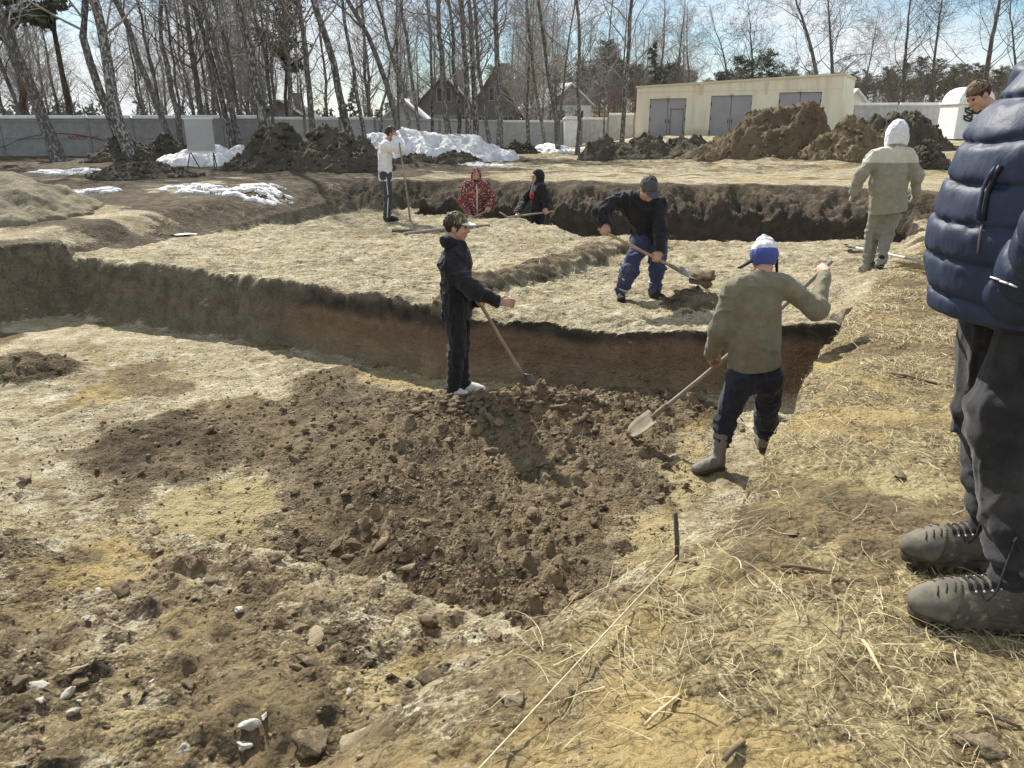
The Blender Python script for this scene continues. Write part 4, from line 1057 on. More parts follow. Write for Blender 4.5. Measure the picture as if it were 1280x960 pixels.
def polygonise(f, h, pad=None):
    """surface nets over the sparse shell where the function changes sign"""
    pad = 3 * h if pad is None else pad
    lo, hi = f.lo - pad, f.hi + pad; B = 6
    nb = np.ceil((hi - lo) / (h * B)).astype(int); N = nb * B + 1
    g = np.stack(np.meshgrid(*[np.arange(k) for k in nb], indexing='ij'), -1).reshape(-1, 3)
    dc = f(lo + (g * B + B / 2) * h)
    D = np.repeat(np.repeat(np.repeat(dc.reshape(nb).astype(np.float32), B, 0), B, 1), B, 2)
    D = np.pad(D, ((0, 1),) * 3, mode='edge')
    act = g[np.abs(dc) < B * h * 1.35]
    off = np.stack(np.meshgrid(*[np.arange(B + 1)] * 3, indexing='ij'), -1).reshape(-1, 3)
    idx = (act[:, None] * B + off[None]).reshape(-1, 3)
    D[idx[:, 0], idx[:, 1], idx[:, 2]] = f(lo + idx * h)
    S = D < 0
    cs = sum(S[a:N[0] - 1 + a, b:N[1] - 1 + b, c:N[2] - 1 + c].astype(np.int8) for a in (0, 1) for b in (0, 1) for c in (0, 1))
    cell = np.argwhere((cs > 0) & (cs < 8))
    vid = np.full(N - 1, -1, np.int32); vid[tuple(cell.T)] = np.arange(len(cell))
    acc = np.zeros((len(cell), 3)); cnt = np.zeros(len(cell))
    cor = [np.array([a, b, c]) for a in (0, 1) for b in (0, 1) for c in (0, 1)]
    for i, a in enumerate(cor):
        for b in cor[i + 1:]:
            if np.abs(a - b).sum() != 1: continue
            d0, d1 = D[tuple((cell + a).T)], D[tuple((cell + b).T)]
            m = (d0 < 0) != (d1 < 0); t = np.where(m, d0 / (d0 - d1 + 1e-12), 0)
            acc += m[:, None] * (a + t[:, None] * (b - a)); cnt += m
    V = lo + (cell + acc / cnt[:, None]) * h
    Q = []
    for ax in range(3):
        u, v = (ax + 1) % 3, (ax + 2) % 3
        sl0, sl1 = [slice(1, -1)] * 3, [slice(1, -1)] * 3
        sl0[ax], sl1[ax] = slice(0, -1), slice(1, None)
        e = np.argwhere(S[tuple(sl0)] != S[tuple(sl1)])
        if not len(e): continue
        add = np.ones(3, int); add[ax] = 0; e = e + add
        flip = S[tuple(e.T)]
        du, dv = np.zeros(3, int), np.zeros(3, int); du[u], dv[v] = 1, 1
        q = np.stack([vid[tuple((e - du - dv).T)], vid[tuple((e - dv).T)], vid[tuple(e.T)], vid[tuple((e - du).T)]], 1)
        q[~flip] = q[~flip][:, ::-1]; Q.append(q)
    Q = np.concatenate(Q); Q = Q[(Q >= 0).all(1)]
    return V, Q

def sdf_part(name, f, h, mat, parent):
    v, q = polygonise(f, h)
    o = put(name, make_mesh(name, v, q), mat); o.parent = parent; return o

def folds(amp, freq, seed, zs=.55, extra=None):
    def d(p):
        q = p * freq; q = q * [1, 1, zs] + .35 * vn3(p * freq * .7, seed + 9)[:, None]
        r = -amp * (2.0 * (1 - np.abs(vn3(q, seed))) ** 4 - .5) - amp * 1.0 * (1 - np.abs(vn3(q * 2.1 + 3, seed + 3))) ** 4 + .35 * amp * vn3(q * .6, seed + 5)
        return r if extra is None else r + extra(p)
    return d

def rings(c, ax, amp, wl, span, wob=.25, seed=5):
    """cloth bunching in rings round an ankle, a knee or a wrist"""
    c, ax = np.asarray(c, float), unit(ax)
    def d(p):
        s = (p - c) @ ax; r = np.linalg.norm((p - c) - s[:, None] * ax, axis=1)
        return -amp * np.exp(-(s / span) ** 2) * np.exp(-(r / .16) ** 4) * np.sin(6.283 * (s / wl + wob * vn3(p * 12, seed)))
    return d

def skeleton(h, yaw):
    f = np.array([math.cos(yaw), math.sin(yaw), 0.0]); r = np.cross(f, [0, 0, 1.0]); up = np.array([0, 0, 1.0])
    J = dict(f=f, r=r, h=h, pelvis=up * .535 * h, waist=up * .62 * h, chest=up * .74 * h + f * .01, neck=up * .845 * h - f * .01, head=up * .925 * h + f * .02, face=f, hup=up)
    for s, q in (('R', 1), ('L', -1)):
        J['sh' + s] = up * .812 * h + r * q * .108 * h; J['el' + s] = up * .63 * h + r * q * .135 * h - f * .02; J['wr' + s] = up * .485 * h + r * q * .135 * h + f * .05
        J['hip' + s] = up * .52 * h + r * q * .053 * h; J['kn' + s] = up * .285 * h + r * q * .058 * h + f * .02; J['an' + s] = up * .05 * h + r * q * .06 * h - f * .02
        J['toe' + s] = f; J['hd' + s] = unit(-up + .3 * f); J['pn' + s] = -r * q; J['curl' + s] = 25
    return J

def head_frame(J):
    y = unit(J['face']); x = unit(np.cross(y, J['hup'])); z = np.cross(x, y); return np.stack([x, y, z], 1)

def H(J, *v):
    return J['head'] + head_frame(J) @ np.asarray(v, float) * (J['h'] / 1.75)

def head_prims(J):
    M = head_frame(J); k = J['h'] / 1.75; E = lambda c, r: ell(H(J, *c), np.array(r) * k, M)
    C = lambda a, b, r0, r1: cone(H(J, *a), H(J, *b), r0 * k, r1 * k)
    return [E((0, -.012, .032), (.076, .096, .092)), E((0, .022, -.03), (.062, .072, .088)), C((0, .035, -.075), (0, .066, -.09), .036, .026), C((-.035, .03, -.06), (.035, .03, -.06), .034, .034),
            C((0, .088, .018), (0, .113, -.026), .009, .014), E((0, .086, .033), (.048, .014, .011)), E((0, .094, -.054), (.024, .010, .007)), E((0, .092, -.066), (.020, .010, .007)),
            E((.076, -.008, -.012), (.012, .022, .032)), E((-.076, -.008, -.012), (.012, .022, .032)), C((-.03, .075, -.02), (-.048, .05, -.03), .022, .022), C((.03, .075, -.02), (.048, .05, -.03), .022, .022)]

def hand_prims(J, s):
    w, d, n = J['wr' + s], unit(J['hd' + s]), J['pn' + s]; n = unit(n - d * d.dot(n)); t = np.cross(d, n) * (1 if s == 'R' else -1)
    k = J['h'] / 1.75 * 1.03; c = J['curl' + s]; P = []
    P.append(cone(w - d * .03 * k, w + d * .02 * k, .027 * k, .030 * k, n, .75))
    P.append(cone(w + d * .03 * k, w + d * .078 * k, .036 * k, .041 * k, n, .42))
    fing = []
    for i, (o, L) in enumerate(((.030, .92), (.010, 1.0), (-.010, .95), (-.029, .76))):
        p = w + (d * .092 + t * o) * k; a = 0; pts = [w + (d * .06 + t * o * .8) * k, p]
        for j, l in enumerate((.043, .028, .022)):
            a += R(c * (.8, 1.1, .75)[j] * (1 + .08 * (i - 1.5))); q = d * math.cos(a) + n * math.sin(a) + t * (.10 - .065 * i) * (1 - min(1, c / 60)); p = p + unit(q) * l * L * k; pts.append(p)
        fing += chain(pts, [.010 * k, .0098 * k, .0092 * k, .0085 * k, .0072 * k])
    b = w + (d * .022 + t * .026) * k; a1 = b + (d * .030 + t * .026 + n * .014) * k; cc = min(1, c / 60)
    a2 = a1 + (d * (.030 - .006 * cc) + t * (.012 - .024 * cc) + n * (.008 + .022 * cc)) * k; a3 = a2 + (d * .020 + t * (.002 - .014 * cc) + n * .012 * cc) * k
    return P + chain([b, a1, a2, a3], [.016 * k, .0125 * k, .0105 * k, .009 * k]), fing

def grip(J, s, G, axis, near=None):
    """closes the hand of side s on the handle through G along axis"""
    G, ax = np.asarray(G, float), unit(axis); fd = unit(G - J['el' + s]); d = fd - ax * fd.dot(ax); d = unit(d)
    n = np.cross(d, ax); n = unit(n)
    if n[2] > 0: n = -n
    if near is not None and n.dot(near) < 0: n = -n
    k = J['h'] / 1.75
    J['hd' + s], J['pn' + s], J['curl' + s] = d, n, 74
    J['wr' + s] = G - d * .085 * k - n * .024 * k

def body_sdf(J):
    h = J['h']; k = h / 1.75; f = J['f']; pr = []
    pr += [cone(J['pelvis'], J['waist'], .12 * k, .115 * k, f, .7), cone(J['waist'], J['chest'], .115 * k, .135 * k, f, .7), cone(J['shL'], J['shR'], .05 * k, .05 * k),
           cone(J['chest'], J['neck'], .10 * k, .062 * k, f, .8)]
    for s in 'LR':
        pr += chain([J['sh' + s], J['el' + s], J['wr' + s]], [.045 * k, .037 * k, .027 * k]) + chain([J['hip' + s], J['kn' + s], J['an' + s]], [.07 * k, .05 * k, .036 * k])
    pr += [cone(J['neck'], H(J, 0, -.02, -.06), .060 * k, .055 * k)]
    hands, fing = [], []
    for s in 'LR':
        a, b = hand_prims(J, s); hands += a; fing += b
    M = head_frame(J)
    sock = [ell(H(J, q * .030, .100, .012), np.array([.015, .016, .010]) * k, M) for q in (1, -1)]
    return Sdf([(pr, .04 * k), (head_prims(J) + [cone(H(J, 0, -.02, -.06), J['neck'], .052 * k, .056 * k)], .018 * k), (hands, .016), (fing, .004)], sub=sock)

def coat_prims(J, th=.02, sleeve=1.0, wid=1.0, hem=0.0, belly=0):
    h = J['h']; k = h / 1.75; f, r = J['f'], J['r']; T = []
    pv = J['pelvis'] - unit(J['waist'] - J['pelvis']) * hem
    T += [cone(pv, J['waist'], max(.150 * wid + th, .190) * k, (.145 * wid + th) * k, f, .68), cone(J['waist'] + f * belly, J['chest'], (.145 * wid + th) * k, (.158 * wid + th) * k, f, .70),
          cone(J['shL'] * .8 + J['shR'] * .2, J['shR'] * .8 + J['shL'] * .2, (.072 + th) * k, (.072 + th) * k), cone(J['chest'], J['neck'], (.13 + th) * k, (.05 + th) * k, f, .8)]
    for s in 'LR':
        e = J['el' + s] + sleeve * 0; w = J['el' + s] + (J['wr' + s] - J['el' + s]) * min(1, sleeve)
        T += chain([J['sh' + s], e, w], [(.058 + th) * k, (.045 + th * .9) * k, (.033 + th * .8) * k])
    return T

def cuff_cut(J, s, back=.0):
    d = unit(J['wr' + s] - J['el' + s]); return d

def make_coat(J, parent, mat, h, name='jacket', th=.02, wid=1.0, hem=.08, amp=.010, freq=11, seed=1, sleeve=1.0, collar=True, belly=0, extra=None):
    pr = coat_prims(J, th, sleeve, wid, hem, belly); k = J['h'] / 1.75
    d = unit(J['waist'] - J['pelvis'])
    sub = []; f = J['f']
    for s in 'LR':
        e = unit(unit(J['wr' + s] - J['el' + s]) * .5 + J['hd' + s]); w = J['wr' + s] + e * .0; sub.append(cone(w + e * .062 * k, w + e * .17 * k, .060 * k, .075 * k))
    pv = J['pelvis'] - d * (hem + .055)
    tor = Sdf([(pr, .05 * k)], cuts=[(pv, -d)] if False else (), disp=folds(amp, freq, seed, extra=extra))
    base = tor.__call__
    nk = cone(J['neck'] + unit(H(J, 0, -.02, 0) - J['neck']) * .035, H(J, 0, 0, 0), (.062 + th * .2) * k, .12 * k)
    hips = [pv]
    class F:
        lo, hi = tor.lo, tor.hi
        def __call__(s_, p):
            q = base(p)
            below = np.maximum(-((p - pv) @ d), -1)
            # the hem only trims the torso, not hands or sleeves hanging beside it
            arm = np.full(len(p), 9.0)
            for s in 'LR':
                for fn in chain([J['sh' + s], J['el' + s], J['wr' + s]], [(.058 + th) * k, (.045 + th * .9) * k, (.033 + th * .8) * k]): arm = np.minimum(arm, fn(p))
            q = np.minimum(np.maximum(q, below), np.maximum(arm, q))
            for fn in sub: q = np.maximum(q, -fn(p))
            return np.maximum(q, -nk(p))
    ob = sdf_part(name, F(), h, mat, parent)
    rb = (max(.150 * wid + th, .190) + .004) * k; a0 = J['pelvis'] - d * (hem + .01)
    hb = Sdf([([cone(a0 - d * .05, a0 + d * .05, rb, rb, f, .68)], .02)], cuts=[(pv - d * .006, -d), (pv + d * .042, d)], disp=lambda p: .003 * np.sin(np.arctan2((p - a0) @ J['r'], (p - a0) @ f) * 50))
    sdf_part('hem', hb, h, mat, ob); return ob

def make_trousers(J, parent, mat, h, seed=2, wide=1.0, amp=.010, low=.02, top=.06):
    k = J['h'] / 1.75; f = J['f']
    pr = [cone(J['pelvis'], J['pelvis'] + unit(J['waist'] - J['pelvis']) * top, .155 * k, .15 * k, f, .72), cone(J['hipL'], J['hipR'], .096 * k, .096 * k)]
    ex = []
    for s in 'LR':
        pr += chain([J['hip' + s], J['kn' + s], J['an' + s] + unit(J['kn' + s] - J['an' + s]) * low], [.098 * k, .072 * wide * k, .060 * wide * k])
        ex.append(rings(J['an' + s] + unit(J['kn' + s] - J['an' + s]) * .09, J['kn' + s] - J['an' + s], .009, .075, .12, seed=seed)); ex.append(rings(J['kn' + s], J['hip' + s] - J['an' + s], .007, .085, .11, seed=seed + 4))
    return sdf_part('trousers', Sdf([(pr, .05 * k)], disp=folds(amp, 10, seed, .45, extra=lambda p: sum(e(p) for e in ex))), h, mat, parent)

def make_shoe(J, s, parent, mat, msole, h, k=1.0, shaft=.06, name='shoe'):
    a = J['an' + s].copy(); t = unit(J['toe' + s]); t3 = t; up = np.array([0, 0, 1.0]); sd = np.cross(t3, up)
    up = np.cross(sd, t3); z0 = J.get('ground' + s, a[2] - .075 * k)
    o = np.array([a[0], a[1], 0]) - t3 * .055 * k; o[2] = z0
    Pn = lambda x, y, z: o + (t3 * x + sd * y + up * z) * k
    pr = [cone(Pn(.045, 0, .052), Pn(.19, 0, .045), .042 * k, .043 * k, up, .95), ell(Pn(.235, 0, .042), np.array([.058, .047, .038]) * k, np.stack([t3, sd, up], 1)), cone(Pn(.07, 0, .09), Pn(.18, 0, .06), .040 * k, .034 * k), cone(Pn(.055, 0, .09), a + np.array([0, 0, shaft]), .045 * k, .050 * k)]
    ob = sdf_part(name, Sdf([(pr, .03)], cuts=[(Pn(0, 0, .014), -up)], disp=folds(.003, 16, 3)), h, mat, parent)
    pr = [cone(Pn(.045, 0, .012), Pn(.21, 0, .012), .046 * k, .051 * k), cone(Pn(.21, 0, .012), Pn(.25, 0, .014), .051 * k, .042 * k)]
    so = Sdf([(pr, .02)], cuts=[(Pn(0, 0, .026), up), (Pn(0, 0, .0), -up)])
    sdf_part('sole', so, h, msole, ob)
    return ob

def make_cap(J, parent, mat, h, peak=True, name='cap', drop=.0, peak_mat=None):
    k = J['h'] / 1.75; M = head_frame(J)
    pr = [ell(H(J, 0, -.012, .045), np.array([.086, .106, .092]) * k, M)]
    o = sdf_part(name, Sdf([(pr, .02)], cuts=[(H(J, 0, 0, .03 - drop), H(J, 0, .12, -1) - J['head'])], disp=folds(.003, 20, 8)), h, mat, parent)
    if peak:
        pk = Sdf([([ell(H(J, 0, .09, .040), np.array([.075, .085, .014]) * k, M)], .01)], sub=[ell(H(J, 0, -.02, .045), np.array([.078, .1, .1]) * k, M)])
        sdf_part('peak', pk, h * .8, peak_mat or mat, o)
    return o

def make_hood(J, parent, mat, h, name='hood', th=.022, open_=True):
    k = J['h'] / 1.75; M = head_frame(J)
    pr = [ell(H(J, 0, -.018, .025), np.array([.088 + th * .5, .112 + th * .4, .118 + th * .3]) * k, M), cone(H(J, 0, -.03, -.05), J['neck'] * .8 + H(J, 0, -.04, -.08) * .2, (.078 + th) * k, (.085 + th) * k)]
    sub = [cone(H(J, 0, .03, -.01), H(J, 0, .2, -.02), .078 * k, .12 * k)] if open_ else []
    return sdf_part(name, Sdf([(pr, .05)], sub=sub, disp=folds(.005, 14, 6)), h, mat, parent)

def make_hair(J, parent, mat, h):
    k = J['h'] / 1.75; M = head_frame(J)
    pr = [ell(H(J, 0, -.018, .036), np.array([.083, .100, .098]) * k, M)]
    return sdf_part('hair', Sdf([(pr, .02)], sub=[ell(H(J, 0, .10, -.045), np.array([.10, .115, .10]) * k, M)], disp=folds(.007, 38, 4)), h, mat, parent)

def make_eyes(J, parent):
    k = J['h'] / 1.75
    for q in (1, -1):
        m = MB(); c = H(J, q * .030, .0835, .012); n = 8
        v = [c + np.array([math.sin(a) * math.cos(b), math.sin(a) * math.sin(b), math.cos(a)]) * .0115 * k for a in np.linspace(.15, math.pi - .15, 6) for b in np.arange(n) * 6.283 / n]
        m.add(v, [(i * n + j, i * n + (j + 1) % n, (i + 1) * n + (j + 1) % n, (i + 1) * n + j) for i in range(5) for j in range(n)])
        o = m.build('eye', M_EYE, None, True); o.parent = parent

M_SKIN = simple('skin', (.52, .31, .22), (.46, .26, .18), 20, rough=.55, bump=.15, bscale=140, bd=.001, spec=.4)
M_EYE = simple('eye_dark', (.05, .035, .03), (.08, .06, .05), 40, rough=.2, bump=0)
M_HAIR = simple('dark_hair', (.03, .022, .018), (.055, .042, .034), 60, rough=.6, bump=.5, bscale=120)
def cloth(name, a, b, scale=14, rough=.9, wv=.35, dust=None, spec=.2):
    t = NT(name); P = t.pos(True)
    c = t.mix(t.rng(t.noise(P, scale, 5, .6), .35, .65), a, b)
    if dust: c = t.mix(t.rng(t.noise(P, 5, 5, .7), .5, .72), c, dust)
    t.color(c); t.p.inputs['Roughness'].default_value = rough; t.p.inputs['Specular IOR Level'].default_value = spec
    t.p.inputs['Sheen Weight'].default_value = .15
    t.bump(t.noise(P, 26, 5, .6), .35, .012); t.bump(t.noise(t.mapping(P, (1, 1, 1.6)), 420, 2), wv, .0015)
    return t.m
M_BLACKC = cloth('black_cloth', (.016, .016, .019), (.026, .025, .028))
M_NAVYC = cloth('navy_cloth', (.035, .042, .095), (.055, .062, .125), dust=(.12, .11, .12))
M_DARKNAVY = cloth('dark_navy_cloth', (.018, .020, .032), (.03, .032, .046), dust=(.05, .048, .05))
M_OLIVE = cloth('olive_cloth', (.175, .155, .105), (.215, .19, .13))
M_BEIGE = cloth('beige_cloth', (.52, .49, .40), (.58, .55, .46))
M_GREYG = cloth('grey_green_cloth', (.255, .24, .19), (.30, .285, .23))
M_WHITEC = cloth('white_cloth', (.74, .74, .74), (.64, .64, .65))
M_DGREY = cloth('dark_grey_cloth', (.05, .05, .054), (.075, .074, .077))
M_GREYCAP = cloth('grey_cap_cloth', (.075, .078, .082), (.10, .10, .105))
M_RUBBER = simple('grey_rubber', (.15, .145, .135), (.22, .205, .17), 9, rough=.6, bump=.2)
M_SOLE = simple('dark_sole', (.045, .042, .04), (.085, .075, .06), 20, rough=.8)
M_WSHOE = simple('white_shoe', (.72, .70, .67), (.6, .57, .52), 20, rough=.6)
M_REFL = simple('reflective_tape', (.62, .63, .64), (.52, .53, .54), 40, rough=.4)
t = NT('camouflage'); P = t.pos(True)
c = t.mix(t.rng(t.noise(P, 26, 3), .45, .5), (.16, .15, .075), (.075, .085, .04)); c = t.mix(t.rng(t.noise(t.mapping(P, rot=(1, 2, 0)), 34, 3), .54, .58), c, (.33, .30, .18)); t.color(c); M_CAMO = t.m
t = NT('red_patterned_cloth'); P = t.pos(True)
c = t.mix(t.rng(t.noise(P, 22, 3, .6), .46, .52), (.30, .035, .04), (.09, .05, .045)); c = t.mix(t.rng(t.noise(t.mapping(P, rot=(1, .4, 2)), 30, 3), .56, .6), c, (.45, .38, .33)); t.color(c); t.bump(t.noise(P, 30, 4), .4, .01); M_REDP = t.m
M_WOOD = simple('ash_wood', (.42, .32, .19), (.33, .24, .135), 12, rough=.7, bump=.2)
M_OLDWOOD = simple('grey_wood', (.34, .30, .24), (.26, .225, .175), 12, rough=.8, bump=.2)
M_STEEL = simple('worn_steel', (.30, .28, .25), (.19, .165, .13), 14, rough=.55, bump=.25, spec=.5)
M_STEELD = simple('dull_steel', (.13, .12, .11), (.18, .16, .13), 14, rough=.6, bump=.25)

def shovel(label, A, B, hint, dirt=False, L=.27, W=.21, mat=None, wood=None, grp='shovels of the diggers', bend=.0, name='shovel'):
    """A: top of the handle, B: tip of the blade, hint: the way the blade's hollow faces"""
    A, B = np.asarray(A, float), np.asarray(B, float); d = unit(B - A); n = np.asarray(hint, float); n = unit(n - d * d.dot(n)); w = np.cross(d, n)
    S = B - d * L; rt = root(name, A); tag(rt, label, 'shovel', grp)
    m = MB(); q = np.linspace(0, 1, 9); mid = math.sin
    pts = [A + (S + d * .02 - A) * u + n * bend * math.sin(u * math.pi) for u in q]
    m.tube(np.array(pts) - A, [.0165] + [.0175] * 7 + [.019], 10); o = m.build('handle', wood or M_WOOD, None, True); o.parent = rt
    K = 9; top, bot = [], []
    for i in range(K):
        u = i / (K - 1); hw = W / 2 * (min(1, (.35 + u * 5)) if u < .2 else 1) * math.sqrt(max(0.02, 1 - max(0, (u - .55) / .46) ** 2))
        for j in range(7):
            v = (j - 3) / 3; p = S + d * u * L + w * v * hw + n * (.032 * (v * v) - .012 * math.cos(u * 3) - .01)
            top.append(p + n * .0022); bot.append(p - n * .0022)
    v = np.array(top + bot) - A; nn = K * 7; f = []
    for i in range(K - 1):
        for j in range(6):
            a = i * 7 + j; f += [(a, a + 1, a + 8, a + 7), (nn + a, nn + a + 7, nn + a + 8, nn + a + 1)]
    ring = [j for j in range(7)] + [i * 7 + 6 for i in range(1, K)] + [(K - 1) * 7 + j for j in range(5, -1, -1)] + [i * 7 for i in range(K - 2, 0, -1)]
    for a, b in zip(ring, ring[1:] + ring[:1]): f.append((a, nn + a, nn + b, b))
    m = MB(); m.add(v, f); bl = m.build('blade', mat or M_STEEL, None, True); bl.parent = rt
    m = MB(); m.tube(np.array([S - d * .12, S - d * .02, S + d * .05]) - A, [.021, .024, .016], 10); so = m.build('socket', mat or M_STEEL, None, True); so.parent = bl
    return rt

def finish(J, name, label, bx, h, skin=M_SKIN, group=None):
    rt = root(name, bx); tag(rt, label, 'person', group)
    b = sdf_part('body', body_sdf(J), h, skin, rt)
    return rt, b
def on_ground(px, py, z):
    p = at(px, py, z)
    for _ in range(25): p = at(px, py, .6 * p[2] + .4 * gz_at(p))
    return p
def gz_at(p): return float(ground(np.array([p[0]]), np.array([p[1]]))[0])
# ------------------------------------------------------------------ the nine people and their tools
def local(base):
    base = np.asarray(base, float)
    return lambda px, py, dy=0.0: aty(px, py, base[1] + dy) - base
UP = np.array([0, 0, 1.0])

def dress(J, rt, b, h): make_eyes(J, b)

# 1 --- young man in black, camouflage cap
bA = on_ground(573, 497, FLOOR); bA[2] = gz_at(bA)
J = skeleton(1.73, R(-8)); K = local(bA)
J['face'] = unit([1, -.12, -.12])
J['anL'] = K(578, 482, .12); J['anR'] = K(566, 491, -.05); J['anL'][2] = J['anR'][2] = .085
J['toeL'], J['toeR'] = unit([1, -.1, 0]), unit([1, -.45, 0])
J['shR'] = K(562, 333, -.14); J['elR'] = K(592, 364, -.26); J['wrR'] = K(622, 377, -.22); J['hdR'] = unit([1, -.1, -.05]); J['pnR'] = unit([0, .9, -.5]); J['curlR'] = 34
J['shL'] = K(574, 330, .2)
hA0, hA1 = K(596, 372, .05), at(668, 499, FLOOR + .06) - bA
hA1[2] = gz_at(hA1 + bA) - bA[2] + .01
J['elL'] = K(583, 375, .26); grip(J, 'L', hA0 + unit(hA1 - hA0) * .06, hA1 - hA0)
rt, b = finish(J, 'person', 'young man in black hooded top and camouflage cap pointing over his upright shovel', bA, .0065)
make_eyes(J, b); make_coat(J, rt, M_BLACKC, .009, hem=.09, amp=.011, seed=11, th=.024)
make_trousers(J, rt, M_BLACKC, .0095, seed=12, wide=1.02)
for s in 'LR': make_shoe(J, s, rt, M_WSHOE, M_WSHOE, .006, k=.95, shaft=.03)
make_cap(J, rt, M_CAMO, .006, peak_mat=M_WHITEC); make_hair(J, rt, M_HAIR, .006)
kk = J['neck']; hd = [cone(kk + J['r'] * .09 - J['f'] * .05 + UP * .02, kk - J['r'] * .09 - J['f'] * .05 + UP * .02, .045, .045), cone(kk + J['r'] * .09 - J['f'] * .04 + UP * .02, kk + J['f'] * .08 - UP * .02, .042, .03), cone(kk - J['r'] * .09 - J['f'] * .04 + UP * .02, kk + J['f'] * .08 - UP * .02, .042, .03)]
sdf_part('hood', Sdf([(hd, .04)], disp=folds(.006, 14, 9)), .008, M_BLACKC, rt)
shovel('shovel held upright by the young man in black, blade on the pit floor', bA + hA0 - unit(hA1 - hA0) * .04, bA + hA1, [-.6, -1, .2], L=.25)

# 2 --- man in the olive top in the pit, seen from behind
bB = on_ground(892, 598, FLOOR); bB[2] = gz_at(bB); bB[1] += .06
J = skeleton(1.76, R(97)); K = local(bB); J['f'] = unit([.05, 1, 0])
J['pelvis'] = K(942, 455, .12); J['waist'] = K(942, 420, .10); J['chest'] = K(945, 385, .12); J['neck'] = K(952, 345, .16); J['head'] = K(955, 324, .22)
J['face'], J['hup'] = unit([.12, 1, -.35]), unit([0, .25, 1])
J['shL'] = K(916, 362, .12); J['shR'] = K(978, 356, .14); J['elL'] = K(902, 407, .05); J['elR'] = K(1022, 388, .06)
sB0, sB1 = K(1040, 326, .50), at(787, 560, FLOOR) - bB; sB1[2] = gz_at(sB1 + bB) - bB[2] + .015
ax = sB1 - sB0
GL = sB0 + ax * .56; GR = sB0 + ax * .045
J['elL'] = K(899, 412, .10)
grip(J, 'L', GL, ax); grip(J, 'R', GR, ax)
J['hipL'] = K(925, 475, .10); J['hipR'] = K(961, 475, .14); J['knL'] = K(905, 528, .12); J['anL'] = K(898, 584, .08); J['knR'] = K(957, 535, .42); J['anR'] = K(950, 590, .45)
J['anL'][2] = .09; J['anR'][2] = .10
J['toeL'], J['toeR'] = unit([-.9, -.35, 0]), unit([.2, 1, 0])
rt, b = finish(J, 'person', 'man in olive top and blue white hat digging in the pit with his back turned', bB, .006)
make_coat(J, rt, M_OLIVE, .008, name='jumper', th=.020, hem=-.035, sleeve=.84, amp=.007, freq=8, seed=21)
make_trousers(J, rt, M_DARKNAVY, .009, seed=22, wide=1.08, low=.16, top=.0, amp=.008)
for s in 'LR':
    o = make_shoe(J, s, rt, M_RUBBER, M_SOLE, .006, k=1.0, shaft=.22, name='rubber_boot')
k = J['h'] / 1.75; M = head_frame(J)
sdf_part('hat', Sdf([([ell(H(J, 0, -.01, .055), np.array([.093, .110, .098]), M), cone(H(J, 0, -.01, .13), H(J, -.01, -.01, .15), .035, .02)], .05)], cuts=[(H(J, 0, 0, .05), M @ [0, 0, -1])], disp=folds(.004, 18, 3)), .006, M_WHITEC, rt)
M_BLUEB = cloth('blue_knit', (.06, .085, .30), (.08, .105, .36))
hb = sdf_part('hat_band', Sdf([([ell(H(J, 0, -.01, .035), np.array([.100, .117, .100]), M)], .02)], cuts=[(H(J, 0, 0, .068), M @ [0, 0, 1]), (H(J, 0, 0, -.05), M @ [0, 0, -1])], disp=folds(.003, 22, 5)), .006, M_BLUEB, rt)
for q, e in ((-1, (-.175, -.03, -.065)), (1, (.092, .0, -.085))):
    sdf_part('ear_flap', Sdf([([cone(H(J, q * .088, .0, -.01), H(J, *e), .032, .022, M @ ([0, 0, 1] if q < 0 else [1, 0, 0]), .4)], .02)]), .006, M_BLACKC, rt)
for s in 'R':
    d = unit(J['wr' + s] - J['el' + s]); 
shovel('long handled shovel of the man in the olive top, pale blade lying on the soil', bB + sB0, bB + sB1, [-.1, -.15, 1], wood=M_OLDWOOD, mat=simple('soiled_steel', (.26, .22, .16), (.16, .13, .09), 9, rough=.8, bump=.3), bend=-.03, L=.29, W=.23)

# 3 --- bent man in navy work trousers on the platform
bC = on_ground(797, 374, -.24); bC[2] = gz_at(bC)
J = skeleton(1.78, R(-78)); K = local(bC); J['f'] = unit([-.15, -1, -.1])
J['pelvis'] = K(812, 296, .16); J['waist'] = K(806, 277, .10); J['chest'] = K(797, 258, .0); J['neck'] = K(806, 245, -.12); J['head'] = K(811, 236, -.24)
J['face'], J['hup'] = unit([.25, -.75, -.75]), unit([.1, -.6, .75])
J['f'] = unit([-.25, -.85, -.35])
J['shR'] = K(772, 250, -.02); J['shL'] = K(823, 254, -.06); J['elR'] = K(750, 266, -.12); J['elL'] = K(826, 292, -.16)
sC0, sC1 = K(748, 286, -.25), K(877, 352, -.28)
ax = sC1 - sC0; grip(J, 'R', sC0 + ax * .05, ax); grip(J, 'L', sC0 + ax * .56, ax)
J['hipR'] = K(801, 302, .10); J['hipL'] = K(822, 302, .14); J['knR'] = K(788, 338, -.06); J['anR'] = K(776, 366, .04); J['knL'] = K(821, 338, -.02); J['anL'] = K(817, 368, .0)
J['toeR'], J['toeL'] = unit([-.1, -1, 0]), unit([.45, -.9, 0])
for s in 'LR': J['ground' + s] = gz_at(J['an' + s] + bC) - bC[2]; J['an' + s][2] = J['ground' + s] + .085
rt, b = finish(J, 'person', 'bent man in black jacket, grey cap and navy work trousers shovelling on the platform', bC, .0085)
make_eyes(J, b); make_coat(J, rt, M_BLACKC, .010, hem=.03, amp=.011, seed=31, th=.022)
tr = make_trousers(J, rt, M_NAVYC, .010, seed=32, wide=1.12, amp=.014)
